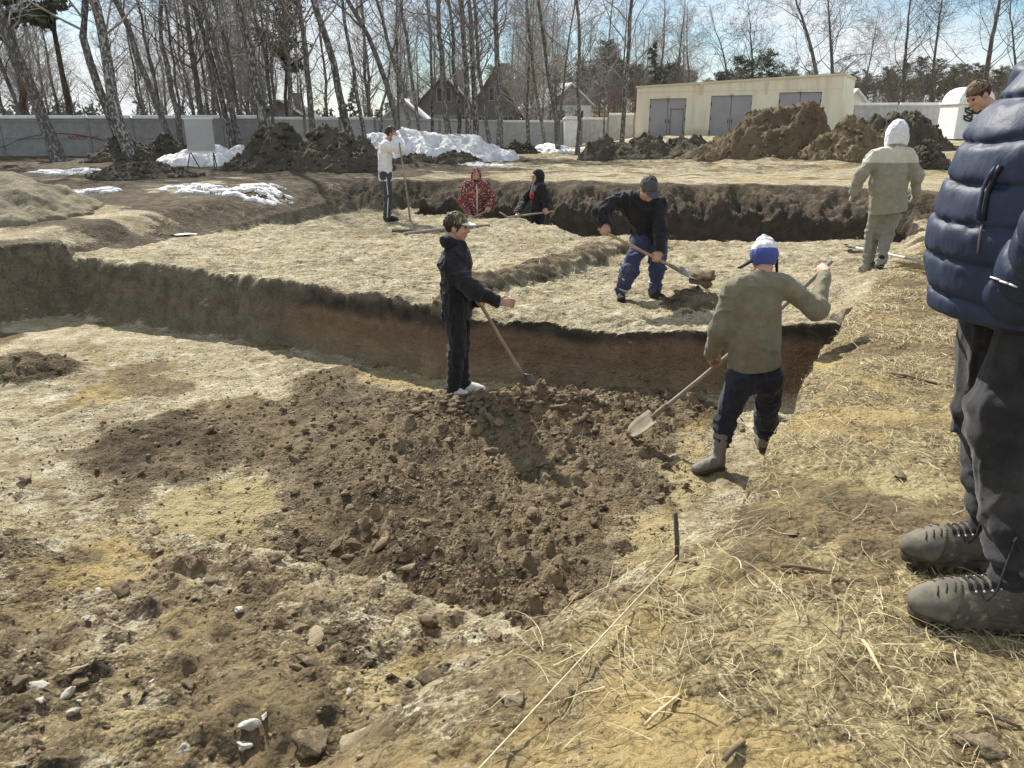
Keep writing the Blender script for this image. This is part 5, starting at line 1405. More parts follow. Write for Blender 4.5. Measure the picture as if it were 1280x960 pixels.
for s in 'LR':
    make_shoe(J, s, rt, M_BLACKC, M_SOLE, .008, k=1.0)
    d = unit(J['kn' + s] - J['an' + s])
    for u in ((.42,) if s == 'L' else (.62, .22)):
        c = J['an' + s] + (J['kn' + s] - J['an' + s]) * u
        sdf_part('reflective_band', Sdf([([cone(J['an' + s] + d * .01, J['kn' + s], .0735, .088)], .02)], cuts=[(c + d * .022, d), (c - d * .022, -d)]), .008, M_REFL, rt)
make_cap(J, rt, M_GREYCAP, .008, drop=.01); make_hair(J, rt, M_HAIR, .008)
shovel('shovel loaded with a clump of soil in the hands of the bent man', bC + sC0, bC + sC1, [0, -.2, 1], L=.30, W=.24)

# 4 --- man in the light work suit walking away
bD = on_ground(1096, 338, 0); bD[2] = gz_at(bD)
J = skeleton(1.76, R(84)); K = local(bD)
J['anL'] = K(1086, 322, .22); J['anR'] = K(1100, 331, -.04); J['knL'] = K(1090, 290, .22); J['knR'] = K(1108, 294, .10)
for s in 'LR': J['ground' + s] = gz_at(J['an' + s] + bD) - bD[2]; J['an' + s][2] = J['ground' + s] + .085
J['anR'][2] += .01
J['pelvis'] = K(1110, 246, .1); J['waist'] = K(1110, 228, .1); J['chest'] = K(1111, 207, .12); J['neck'] = K(1117, 186, .14); J['head'] = K(1121, 168, .2)
J['hipL'] = K(1100, 250, .12); J['hipR'] = K(1119, 250, .1)
J['shL'] = K(1093, 196, .12); J['shR'] = K(1135, 195, .12); J['elL'] = K(1076, 218, .04); J['elR'] = K(1146, 220, .06); J['wrL'] = K(1067, 241, .14); J['wrR'] = K(1144, 242, .16)
J['hdL'], J['hdR'] = unit([-.2, .3, -1]), unit([-.3, .3, -1]); J['curlL'] = J['curlR'] = 45
J['face'] = unit([.25, 1, -.15])
rt, b = finish(J, 'person', 'man in light grey green work suit and white hood walking away along the trench', bD, .010, skin=M_GREYG)
make_hair(J, rt, M_HAIR, .009)
ck = make_coat(J, rt, M_GREYG, .011, hem=.14, amp=.008, seed=41, th=.026, wid=1.30)
k = 1.0; f = J['f']
yk = [cone(J['shL'] * .85 + J['shR'] * .15, J['shR'] * .85 + J['shL'] * .15, .098, .098), cone(J['chest'] - UP * .03, J['neck'], .252, .105, f, .80)]
yk += [cone(J['sh' + s], J['el' + s], .084, .068) for s in 'LR']
shade_yoke = folds(.008, 11, 41)
sdf_part('yoke', Sdf([(coat_prims(J, .031, 1.0, 1.30, .14), .05)], cuts=[(J['chest'] + UP * .035, -UP)], sub=[cone(J['neck'] + UP * .035, H(J, 0, 0, 0), .066, .12)], disp=shade_yoke), .010, M_BEIGE, rt)
sdf_part('collar', Sdf([([cone(J['neck'] + UP * .0, H(J, 0, -.02, -.09), .098, .088)], .02)], disp=folds(.006, 16, 3)), .009, M_GREYG, rt)
M_GREYT = cloth('grey_work_trousers', (.21, .20, .17), (.26, .25, .21))
make_trousers(J, rt, M_GREYT, .010, seed=42, wide=1.12, amp=.009)
for s in 'LR': make_shoe(J, s, rt, M_BLACKC, M_SOLE, .009)
sdf_part('hood', Sdf([([ell(H(J, 0, -.02, .015), np.array([.122, .144, .158]), head_frame(J)), cone(H(J, 0, -.03, -.06), H(J, 0, -.04, -.12), .118, .125)], .06)], cuts=[(H(J, 0, -.02, -.150), H(J, 0, -.03, -.2) - J['head'])], sub=[cone(H(J, 0, .05, -.01), H(J, 0, .2, -.02), .078, .12)], disp=folds(.007, 14, 6)), .008, M_WHITEC, rt)
M_WSHAFT = simple('pale_shaft', (.55, .53, .48), (.45, .43, .38), 10)
sh0 = at(1162, 281, .55); sh1 = at(1060, 311, -.2); sh1[2] = gz_at(sh1) + .04
shovel('shovel with a pale handle lying on the ground right of the walking man', sh0 * [1, 1, 0] + [0, 0, gz_at(sh0) + .10], sh1, [0, 0, 1], mat=M_STEELD, wood=M_WSHAFT, L=.3, W=.25)

# 5 --- man in the white hooded top with raised hands
bE = on_ground(485, 277, -.2); bE[2] = gz_at(bE)
J = skeleton(1.80, R(12)); K = local(bE)
J['head'] = K(489, 167, -.02); J['neck'] = K(484, 177, 0); J['face'] = unit([1, .1, -.1])
J['shR'] = K(482, 183, -.18); J['shL'] = K(484, 182, .18); J['elR'] = K(503, 187, -.2); J['elL'] = K(503, 186, .2); J['wrR'] = K(494, 172, -.10); J['wrL'] = K(495, 172, .10)
J['hdR'] = unit([-.1, .3, .9]); J['hdL'] = unit([-.1, -.3, .9]); J['pnR'] = unit([-1, 0, 0]); J['pnL'] = unit([-1, 0, 0])
rt, b = finish(J, 'person', 'man in white hooded top and dark striped trousers with both hands at his face', bE, .012)
make_coat(J, rt, M_WHITEC, .013, hem=.08, amp=.010, seed=51, th=.03); make_trousers(J, rt, M_DGREY, .013, seed=52, wide=1.05); make_hair(J, rt, M_HAIR, .011)
for s in 'LR': make_shoe(J, s, rt, M_BLACKC, M_SOLE, .011)
m = MB()
for s in 'LR':
    q = J['r'] * (.085 if s == 'R' else -.085); m.tube([J['hip' + s] * .8 + J['kn' + s] * .2 + q * 1.1, J['kn' + s] + q * .93, J['an' + s] + q * .8 + UP * .03], .009, 5)
o = m.build('side_stripe', M_WHITEC); o.parent = rt; o['kind'] = 'stuff'
pE0, pE1 = bE + K(499, 178, -.35), bE + K(512, 245, -.1)
m = MB(); g0 = pE1.copy(); g0[2] = gz_at(g0) - .05
m.tube([pE0, (pE0 + g0) / 2 + [.01, 0, 0], g0], [.017, .018, .018], 8); tag(m.build('measuring_staff', M_OLDWOOD, None, True), 'thin staff standing beside the man in the white hooded top', 'staff')

# 6 --- man in the red patterned jacket, in the far trench
bF = aty(596, 300, 16.45); bF[2] = gz_at(bF)
hF = aty(595, 209, 16.45)[2] - bF[2]
J = skeleton(hF - .02, R(-80)); K = local(bF)
J['face'] = unit([.1, -1, -.1])
sF0, sF1 = K(614, 261, -.3), K(549, 292, -.45)
ax = sF1 - sF0
J['elR'] = K(578, 253, -.02); J['elL'] = K(616, 250, -.02)
grip(J, 'L', sF0 + ax * .05, ax); grip(J, 'R', sF0 + ax * .40, ax)
rt, b = finish(J, 'person', 'man in red patterned jacket with hood up standing waist deep in the far trench', bF, .011)
make_eyes(J, b); make_coat(J, rt, M_REDP, .012, hem=.16, amp=.010, seed=61, th=.03); make_trousers(J, rt, M_DGREY, .014, seed=62); make_hood(J, rt, M_REDP, .011, th=.014)
M_REDK = cloth('dark_red_knit', (.14, .02, .025), (.19, .03, .035)); M_BEARD = M_HAIR
M3 = head_frame(J); sdf_part('beard', Sdf([([ell(H(J, 0, .05, -.085), np.array([.055, .05, .045]), M3)], .02)], disp=folds(.005, 40, 3)), .010, M_BEARD, rt)
m = MB(); f = J['f']; m.tube([J['neck'] + f * .10 - UP * .03, J['chest'] + f * .152, J['waist'] + f * .138, J['pelvis'] + f * .135 - UP * .1], [.02, .032, .035, .035], 8, flat=.5); o = m.build('shirt_front', M_BEIGE, None, True); o.parent = rt
for s in 'LR': make_shoe(J, s, rt, M_BLACKC, M_SOLE, .012)
shovel('shovel held across by the man in the red patterned jacket', bF + sF0, bF + sF1, [0, -.3, 1], L=.26)

# 7 --- man in the black hooded jacket beside him
bG = aty(672, 300, 15.9); bG[2] = gz_at(bG)
hG = aty(670, 211, 15.9)[2] - bG[2]
J = skeleton(hG - .02, R(197)); K = local(bG)
J['face'] = unit([-1, -.25, -.05])
sG0, sG1 = K(692, 264, -.32), K(634, 272, -.34); ax = sG1 - sG0
J['elR'] = K(680, 252, .2); J['elL'] = K(683, 250, -.22); J['elR'] = K(655, 252, .25)
grip(J, 'L', sG0 + ax * .16, ax); grip(J, 'R', sG0 + ax * .78, ax)
rt, b = finish(J, 'person', 'man in black hooded jacket with a red chest print in the far trench', bG, .011)
make_eyes(J, b); make_coat(J, rt, M_BLACKC, .012, hem=.12, amp=.010, seed=71, th=.03); make_trousers(J, rt, M_BLACKC, .014, seed=72); make_hood(J, rt, M_BLACKC, .011)
M_REDPRINT = simple('red_print', (.42, .02, .04), (.36, .02, .03), 20, bump=0)
f = J['f']; c = J['chest'] + f * .138 + J['r'] * -.06 - UP * .02; r_ = J['r']
m = MB()
for i, (dx, dz, w_, h_) in enumerate(((-.10, .02, .03, .10), (-.05, .02, .05, .03), (-.05, -.04, .05, .03), (0, .0, .03, .11), (.05, .03, .05, .03), (.05, -.03, .05, .03), (.09, 0, .03, .09))):
    p = c + r_ * dx + UP * dz + f * (.015 - 1.1 * (dx) ** 2); u = r_ * w_ / 2; w2 = UP * h_ / 2; e = f * .010
    m.add([p - u - w2 - e, p + u - w2 - e, p + u + w2 - e, p - u + w2 - e, p - u - w2 + e, p + u - w2 + e, p + u + w2 + e, p - u + w2 + e], [(0, 1, 2, 3), (7, 6, 5, 4), (0, 4, 5, 1), (1, 5, 6, 2), (2, 6, 7, 3), (3, 7, 4, 0)])
o = m.build('chest_print', M_REDPRINT); o.parent = rt; o['kind'] = 'stuff'
for s in 'LR': make_shoe(J, s, rt, M_BLACKC, M_SOLE, .012)
pk = root('pickaxe', bG + sG0); tag(pk, 'pickaxe with a grey handle held across by the man in black in the far trench', 'pickaxe')
m = MB(); m.tube([[0, 0, 0], sG1 - sG0], [.018, .021], 10); o = m.build('handle', M_OLDWOOD, None, True); o.parent = pk
e0, e1, ec = K(624, 265, -.2) - sG0, K(642, 280, -.45) - sG0, sG1 - sG0
m = MB(); m.tube([e0, e0 * .5 + ec * .5 + [0, 0, .01], ec, e1 * .5 + ec * .5 + [0, 0, .01], e1], [.006, .017, .024, .018, .008], 8); o = m.build('pick_head', M_STEELD, None, True); o.parent = pk

# 8 --- man in the flat cap, half hidden behind the puffer jacket
bI = np.array([4.98, 7.7, 0.0]); bI[2] = gz_at(bI)
J = skeleton(1.80, R(178)); K = local(bI)
J['head'] = K(1223, 120, -.02); J['neck'] = K(1246, 137, 0); J['chest'] = K(1262, 170, .0); J['waist'] = K(1268, 205, 0); J['face'], J['hup'] = unit([-.8, -.25, -.55]), unit([-.5, 0, .8])
J['shR'] = K(1258, 150, .2); J['shL'] = K(1258, 156, -.18); J['pelvis'] = K(1268, 240, 0)
for s, q in (('R', .2), ('L', -.2)):
    J['el' + s] = K(1275, 200, q * 1.2); J['wr' + s] = K(1268, 245, q * 1.2)
    J['hip' + s] = J['pelvis'] + [0, q * .45, -.02]; J['kn' + s] = np.array([.02, q * .5, .5]) + [J['pelvis'][0] * .5, 0, 0]; J['an' + s] = np.array([.0, q * .55, .085])
rt, b = finish(J, 'person', 'bowed man in a brown flat cap, his face just showing behind the puffer jacket', bI, .009)
make_eyes(J, b)
M_BROWNC = cloth('brown_tweed', (.13, .085, .055), (.21, .15, .10), 190)
make_coat(J, rt, M_DGREY, .011, seed=81, th=.025); make_trousers(J, rt, M_BLACKC, .012, seed=82)
make_cap(J, rt, M_BROWNC, .006, name='flat_cap', peak=False, drop=-.012); make_hair(J, rt, M_HAIR, .006)
for s in 'LR': make_shoe(J, s, rt, M_BLACKC, M_SOLE, .010)
# 9 --- the man in the navy puffer jacket, close on the right
zH = gz_at((1.25, 1.9)); bH = np.array([1.30, 1.93, zH])
J = skeleton(1.78, R(176)); K = local(bH); J['f'] = unit([-1, .06, 0]); J['r'] = np.cross(J['f'], UP)
tdir = unit([-.97, .20, 0])
for s, px, py, back in (('L', 1143, 772, .235), ('R', 1135, 689, .235)):
    tp = at(px, py, zH + .035) - bH; a = tp - tdir * back; g = gz_at(a + bH) - bH[2]
    J['ground' + s] = g + .004; J['an' + s] = np.array([a[0], a[1], g + .105]); J['toe' + s] = tdir
J['hipL'] = np.array([.035, -.10, .93]); J['hipR'] = np.array([.0, .10, .93])
J['knL'] = K(1262, 520, -.13); J['knR'] = K(1240, 515, .10)
J['pelvis'] = np.array([.03, 0, .95]); J['waist'] = np.array([.03, 0, 1.10]); J['chest'] = np.array([.02, 0, 1.28]); J['neck'] = np.array([.0, 0, 1.50]); J['head'] = np.array([-.03, 0, 1.65])
J['shL'] = np.array([.14, -.21, 1.38]); J['shR'] = np.array([.12, .21, 1.38])
J['elL'] = K(1352, 285, -.34); J['wrL'] = K(1268, 372, -.12); J['hdL'] = unit([.1, .9, -.6]); J['pnL'] = unit([0, 1, 0]); J['curlL'] = 60
J['elR'] = np.array([.10, .30, 1.12]); J['wrR'] = np.array([-.02, .24, .92])
rt, b = finish(J, 'person', 'man in shiny navy puffer jacket and dark trousers standing close on the straw', bH, .008)
make_eyes(J, b); make_hair(J, rt, M_HAIR, .008)
t = NT('navy_puffer'); P = t.pos(True)
t.color(t.mix(t.rng(t.noise(P, 5, 4), .35, .65), (.015, .025, .055), (.024, .038, .076)))
t.set(Roughness=.58); t.p.inputs['Specular IOR Level'].default_value = .4
t.bump(t.noise(t.mapping(P, (30, 30, 12)), 1, 4, .55, .4), .30, .012); t.bump(t.noise(P, 300, 2, .6), .12, .001)
M_PUFF = t.m
f = J['f']
def quilt(org, ax, wl, amp, wob, ph=0.0, fine=1.0):
    org, ax = np.asarray(org, float), unit(ax)
    def d(p):
        s = (p - org) @ ax + wob * vn3(p * 5.5, 3) + ph
        q = np.abs(np.sin(math.pi * s / wl))
        w = .009 * vn3(p * [36, 36, 11], 12) * (1 - q) ** 1.2 + .007 * vn3(p * [7, 7, 15], 15) + .0035 * vn3(p * [60, 60, 20], 16) * (1 - q) - .002
        return amp * ((1 - q) ** 3.5) + amp * .18 * (1 - q) + fine * w
    return d
tor = [cone([.02, 0, .84], [.02, 0, 1.0], .222, .234), cone([.02, 0, 1.0], [.045, 0, 1.17], .234, .216), cone([.045, 0, 1.17], [.11, 0, 1.34], .216, .165), cone([.13, -.16, 1.38], [.13, .16, 1.38], .085, .085), cone([.11, 0, 1.40], [.04, 0, 1.52], .12, .085)]
tq = quilt([0, 0, 1.23], UP, .094, .014, .016)
hem0 = np.array([0, 0, .845])
armL = [J['shL'], J['elL'], J['wrL']]; armR = [J['shR'], J['elR'], J['wrR']]
ST = Sdf([(tor, .09)], cuts=[(hem0 - UP * .045, -UP)], disp=tq)
def sleeve(A):
    u = Sdf([(chain(A, [.105, .095, .078]), .05)], cuts=[(A[2] + unit(A[2] - A[1]) * .02, A[2] - A[1])]); e1 = unit(A[1] - A[0]); e2 = unit(A[2] - A[1])
    q1, q2 = quilt(A[1], e1, .088, .018, .010, .03), quilt(A[1], e2, .082, .017, .010, .03)
    base = Sdf([(chain(A, [.105, .095, .080]), .05)], disp=lambda p: np.where(((p - A[1]) @ (e1 + e2)) < 0, q1(p), q2(p)), cuts=[(A[2] + e2 * .07, e2)])
    return base
SL, SR = sleeve(armL), sleeve(armR)
class FJ:
    lo, hi = np.minimum(np.minimum(ST.lo, SL.lo), SR.lo), np.maximum(np.maximum(ST.hi, SL.hi), SR.hi)
    nk = staticmethod(cone([-.01, 0, 1.53], [-.04, 0, 1.7], .07, .12))
    def __call__(s, p):
        d = np.minimum(np.minimum(ST(p), SL(p)), SR(p))
        return np.maximum(d, -s.nk(p))
fj = FJ()
jk = sdf_part('puffer_jacket', fj, .0062, M_PUFF, rt)
def onto(px, py, fn=fj, off=.0):
    """the point of the jacket that the sight line through this pixel meets first"""
    d = unit(ray(px, py)); o = np.array([0, 0, CAM_Z]) - bH; s = 1.0
    for _ in range(90):
        v = float(fn((o + d * s)[None])[0]); s += v * .6
        if abs(v) < .0015: break
    return o + d * (s - off)
M_ZIP = simple('black_zip', (.012, .012, .014), (.022, .022, .025), 60, rough=.5, bump=0)
def seam(name, pts, r, mat, flat=None):
    m = MB(); m.tube([onto(a, b, off=r * .35) for a, b in pts], r, 7, flat=flat); o = m.build(name, mat, None, True); o.parent = jk; return o
seam('pocket_zip', [(1251, 207), (1246, 216), (1240, 228), (1235, 240), (1232, 252), (1230, 264), (1229, 276)], .0065, M_ZIP)
seam('pocket_edge', [(1245, 209), (1238, 219), (1231, 232), (1226, 246), (1224, 260), (1224, 274)], .006, M_PUFF)
seam('zip_pull', [(1228, 280), (1226, 290), (1224, 302), (1222, 316)], .003, M_STEELD)
for y0, a, c in ((346, 1238, 1250), (351, 1250, 1262), (355, 1262, 1272)):
    seam('sleeve_print', [(a, y0), ((a + c) / 2, y0 + 2.2), (c, y0 + 4)], .0022, M_WHITEC)
M_TROUS = cloth('charcoal_trousers', (.020, .019, .020), (.034, .032, .033), dust=(.06, .056, .052))
tr = make_trousers(J, rt, M_TROUS, .007, seed=92, wide=1.13, amp=.006, low=.055)

# the laced boots
t = NT('dusty_leather'); P = t.pos(True)
c = t.mix(t.rng(t.noise(P, 9, 5, .65), .35, .65), (.06, .056, .045), (.12, .108, .08)); c = t.mix(t.rng(t.noise(P, 30, 5, .75), .5, .7), c, (.25, .22, .16)); t.color(c); t.set(Roughness=.75)
t.bump(t.noise(P, 55, 4, .6), .35, .004); M_LEATH = t.m
M_BSOLE = simple('boot_sole', (.045, .037, .03), (.10, .08, .058), 24, rough=.85, bump=.4)
M_TOE = simple('worn_toe_rubber', (.10, .092, .073), (.17, .152, .115), 22, rough=.8, bump=.3)
M_LACE = simple('boot_lace', (.03, .03, .03), (.055, .05, .045), 60)
M_EYELET = simple('eyelet_metal', (.6, .6, .6), (.5, .5, .5), 20, rough=.3, bump=0)
for s in 'LR':
    a = J['an' + s]; k = 1.06; up = UP; t3 = J['toe' + s]; sd = np.cross(t3, up); M = np.stack([t3, sd, up], 1)
    o0 = np.array([a[0], a[1], J['ground' + s]]) - t3 * .06 * k
    Pn = lambda x, y, z: o0 + (t3 * x + sd * y + up * z) * k
    pr = [cone(Pn(.045, 0, .062), Pn(.19, 0, .052), .045 * k, .046 * k), ell(Pn(.232, 0, .045), np.array([.072, .052, .041]) * k, M), cone(Pn(.075, 0, .11), Pn(.185, 0, .070), .043 * k, .036 * k), cone(Pn(.058, 0, .10), Pn(.052, 0, .205), .047 * k, .056 * k), cone(Pn(.175, 0, .055), Pn(.215, 0, .05), .047 * k, .05 * k)]
    def seamd(p):
        q = (p - o0) @ M / k
        g = np.exp(-((q[:, 0] - .195 + .9 * (q[:, 2] - .05)) / .004) ** 2) + np.exp(-((q[:, 2] - .048 - .25 * (q[:, 0] - .1)) / .003) ** 2) * (q[:, 0] < .16)
        for e in (.225, .24, .255): g = g + .8 * np.exp(-((q[:, 0] - e) / .0028) ** 2) * (np.abs(np.abs(q[:, 1]) - .024) < .012) * (q[:, 2] > .06)
        return .0022 * g - .0025 * vn3(p * 30, 4)
    ub = sdf_part('boot', Sdf([(pr, .03)], cuts=[(Pn(0, 0, .022), -up), (Pn(0, 0, .21), up)], disp=seamd), .0042, M_LEATH, rt)
    sp = [cone(Pn(.045, 0, .02), Pn(.20, 0, .02), .049 * k, .055 * k), cone(Pn(.20, 0, .02), Pn(.255, 0, .022), .055 * k, .046 * k)]
    def lug(p):
        q = (p - o0) @ M / k
        return np.where(q[:, 2] < .020, .008 * (np.sin(q[:, 0] * 230) > .1), 0) + .0025 * np.exp(-((q[:, 2] - .026) / .0025) ** 2)
    so = sdf_part('sole', Sdf([(sp, .02)], cuts=[(Pn(0, 0, .040), up), (Pn(0, 0, .001), -up)], disp=lug), .0042, M_BSOLE, ub)
    sdf_part('toe_cap', Sdf([(pr, .03)], cuts=[(Pn(.218, 0, .05), -t3 - .35 * up), (Pn(0, 0, .03), -up)], disp=lambda p: -.0028 - .0015 * vn3(p * 40, 6)), .0042, M_TOE, ub)
    bs = Sdf([(pr, .03)])
    def surf(x, y):                      # on the boot's instep from above
        p = Pn(x, y, .25)
        for _ in range(60):
            v = float(bs(p[None])[0]); p = p - up * max(v * .5, .0006)
            if v < .002: break
        return p
    m = MB()
    for i in range(6):
        x0, x1 = .098 + i * .016, .104 + i * .016
        m.tube([surf(x0, -.030) + up * .001, surf(x0 + .004, -.012) + up * .005, surf(x1 + .004, .012) + up * .005, surf(x1, .030) + up * .001], .0028, 6)
        m.tube([surf(x1, -.030) + up * .001, surf(x1, 0) + up * .006, surf(x0, .030) + up * .001], .0028, 6)
    c0 = surf(.096, 0) + up * .008
    for q, L in ((-1, .055), (1, .05)):
        m.tube([c0, c0 + sd * q * .022 + up * .018 + t3 * .01, c0 + sd * q * .046 + up * .004 + t3 * .03, c0 + sd * q * .03 + t3 * .012 - up * .006, c0], .0026, 6)
        m.tube([c0, c0 + sd * q * .03 + t3 * .02, surf(.13, q * .035) + up * .004, surf(.15, q * .046) + up * .0], .0024, 6)
    la = m.build('lace', M_LACE, None, True); la.parent = ub; la['kind'] = 'stuff'
    for e in (.212, .230, .248):
        for q in (-1, 1):
            m = MB(); m.tube([surf(e, q * .010) + up * .0035, surf(e + .002, q * .022) + up * .0035, surf(e + .005, q * .033) + up * .0035], .0022, 5); o = m.build('toe_ridge', M_BSOLE, None, True); o.parent = ub
    m = MB(); m.tube([surf(.185 - .03 * abs(u), u * .046) + up * .0005 for u in np.linspace(-.95, .95, 11)], .0022, 5); o = m.build('toe_seam', M_BSOLE, None, True); o.parent = ub
    m = MB()
    for i in range(5):
        for q in (-1, 1):
            p = surf(.104 + i * .017, q * .033); m.box(p, (.006, .006, .006), bev=.002)
    e = m.build('eyelet', M_EYELET); e.parent = ub; e['kind'] = 'stuff'
# ================================================================== CLODS, STONES, STRAW, SMALL THINGS
def ico(sub):
    import bmesh
    bm = bmesh.new(); bmesh.ops.create_icosphere(bm, subdivisions=sub, radius=1)
    v = np.array([q.co for q in bm.verts]); f = np.array([[q.index for q in g.verts] for g in bm.faces]); bm.free(); return v, f
def clod_shape(seed, sub, flat=.7, facet=7, rough=.36):
    v, f = ico(sub); rs = np.random.RandomState(seed)
    for _ in range(facet):
        n = unit(rs.normal(size=3)); o = rs.uniform(.5, .8); d = v @ n - o; v = v - np.where(d > 0, d * .95, 0)[:, None] * n
    v = v * (1 + rough * .8 * vn3(v * 1.7 + seed * 3.1, seed)[:, None] + rough * .6 * vn3(v * 4.6 + seed, seed + 2)[:, None])
    return v * [1, rs.uniform(.65, 1), flat], f
def clod_mat(name, a, b, c):
    t = NT(name); P = t.pos()
    k = t.mix(t.rng(t.noise(P, 3, 4), .4, .6), a, b); k = t.mix(t.rng(t.noise(P, 38, 4, .7), .5, .7), k, c); t.color(k); t.set(Roughness=.95); t.bump(t.noise(P, 60, 5, .7), .8, .012); return t.m
M_CLOD = clod_mat('dark_clod', (.12, .09, .054), (.20, .155, .096), (.29, .235, .155))
M_CLODP = clod_mat('pale_clod', (.30, .245, .155), (.21, .17, .11), (.38, .32, .22))
M_STONE = clod_mat('white_stone', (.56, .53, .46), (.42, .39, .33), (.30, .265, .2))
PROTO = []
for k in range(7):
    v, f = clod_shape(40 + k, 3); PROTO.append((v, f))
PME = {}
def pme(k, mat, nm):
    key = (k, mat.name)
    if key not in PME:
        me = make_mesh(nm, *PROTO[k], smooth=False); me.materials.append(mat); PME[key] = me
    return PME[key]

rs = np.random.RandomState(5)
def soil_at(x, y): return ground(x, y, True)
N = 60000
cx, cy = rs.uniform(-5.5, 3.3, N), 1.15 + rs.uniform(0, 1, N) ** 1.15 * 7.8
czz, cm = soil_at(cx, cy)
w = cm['soil'] * (1 - cm['straw'])
hb = np.zeros(N)
for (hx, hy), sx, sy, h in HEAPW[:4]: hb += np.exp(-(((cx - hx) / sx) ** 2 + ((cy - hy) / sy) ** 2) * .8) * h / .2
pick = rs.uniform(0, 1, N) < np.clip(w * (.34 + .5 * hb) * (1 - .6 * sstep(-.7, -1.9, cx)), 0, 1)
cx, cy, czz, cm_, hb = cx[pick], cy[pick], czz[pick], w[pick], hb[pick]
n = len(cx); size = .004 + .022 * rs.uniform(0, 1, n) ** 4 + (.042 * rs.uniform(0, 1, n) ** 7 + .035 * rs.uniform(0, 1, n) ** 4 * hb)
depth_ = cy * math.cos(PITCH) + (CAM_Z - czz) * math.sin(PITCH)
vis = size / depth_; order = np.argsort(-vis)
inview = np.abs(cx / depth_) < .68
big = [i for i in order if inview[i]][:250]; bigset = set(big)
GC = 'large clods on the dug soil'
names_ = ('angular dark clod among the dug soil of the pit', 'flat dark clod among the dug soil of the pit', 'rounded dark clod among the dug soil of the pit')
for i in big:
    k = int(rs.randint(7)); o = put('soil_clod', pme(k, M_CLOD, 'soil_clod'), loc=(cx[i], cy[i], czz[i] + size[i] * .18))
    s = size[i]; o.scale = (s * rs.uniform(.9, 1.3), s, s * rs.uniform(.7, 1.0)); o.rotation_euler = (rs.uniform(-.5, .5), rs.uniform(-.5, .5), rs.uniform(0, 6.28))
    tag(o, 'dark lumpy clod lying loose on the dug soil of the pit', 'clod', GC)
SMALL = [clod_shape(90 + k, 1, flat=.55, rough=.5, facet=6) for k in range(6)]
def scatter(name, label, X, Y, Z, S, mat, seed):
    r = np.random.RandomState(seed); Vs, Fs, off = [], [], 0
    kk = r.randint(6, size=len(X))
    for k in range(6):
        q = np.where(kk == k)[0]
        if not len(q): continue
        v, f = SMALL[k]; a = r.uniform(0, 6.28, len(q)); b = r.uniform(-.7, .7, len(q)); c, s_ = np.cos(a), np.sin(a)
        vx = v[None, :, 0] * np.cos(b)[:, None] - v[None, :, 2] * np.sin(b)[:, None]; vz = v[None, :, 0] * np.sin(b)[:, None] + v[None, :, 2] * np.cos(b)[:, None]; vy = np.broadcast_to(v[None, :, 1], vx.shape)
        P = np.stack([vx * c[:, None] - vy * s_[:, None], vx * s_[:, None] + vy * c[:, None], vz], -1) * S[q][:, None, None] + np.stack([X[q], Y[q], Z[q] + S[q] * .15], -1)[:, None]
        Vs.append(P.reshape(-1, 3)); Fs.append((f[None] + (np.arange(len(q)) * len(v))[:, None, None] + off).reshape(-1, 3)); off += len(q) * len(v)
    return tag(put(name, make_mesh(name, np.concatenate(Vs), np.concatenate(Fs), False), mat), label, 'crumbled soil', None, 'stuff')
sm = np.array([i for i in range(n) if i not in bigset])
scatter('loose_soil', 'loose crumbs and small clods of dark soil over the pit floor', cx[sm], cy[sm], czz[sm], size[sm], M_CLOD, 6)
# pale crumbs on the bench, the strip and the platform
N = 15000
px_, py_ = rs.uniform(-4.5, 3.6, N), 1.15 + rs.uniform(0, 1, N) ** 1.4 * 11
pz_, pm_ = soil_at(px_, py_)
ok = rs.uniform(0, 1, N) < .55
px_, py_, pz_ = px_[ok], py_[ok], pz_[ok]
scatter('pale_crumbs', 'small pale crumbs of dry clay strewn over the ground', px_, py_, pz_, .002 + (.005 + .008 * (pm_['straw'][ok] < .3)) * rs.uniform(0, 1, len(px_)) ** 4, M_CLODP, 8)

N = 16000
dx_, dy_ = rs.uniform(-5, 1.8, N), 1.2 + rs.uniform(0, 1, N) ** 1.3 * 8.5
dz_, dm_ = soil_at(dx_, dy_)
ok = (dz_ < -.05) & (dm_['straw'] < .2) & (rs.uniform(0, 1, N) < .25 + .5 * np.clip(fbm(dx_ * 1.2, dy_ * 1.2, 301, 3), 0, 1) + .5 * (dm_['soil'] > .02))
dx_, dy_, dz_ = dx_[ok], dy_[ok], dz_[ok]
scatter('dark_crumbs', 'small dark crumbs of soil sprinkled over the pale pit floor', dx_, dy_, dz_, .0025 + .014 * rs.uniform(0, 1, len(dx_)) ** 4, M_CLOD, 9)

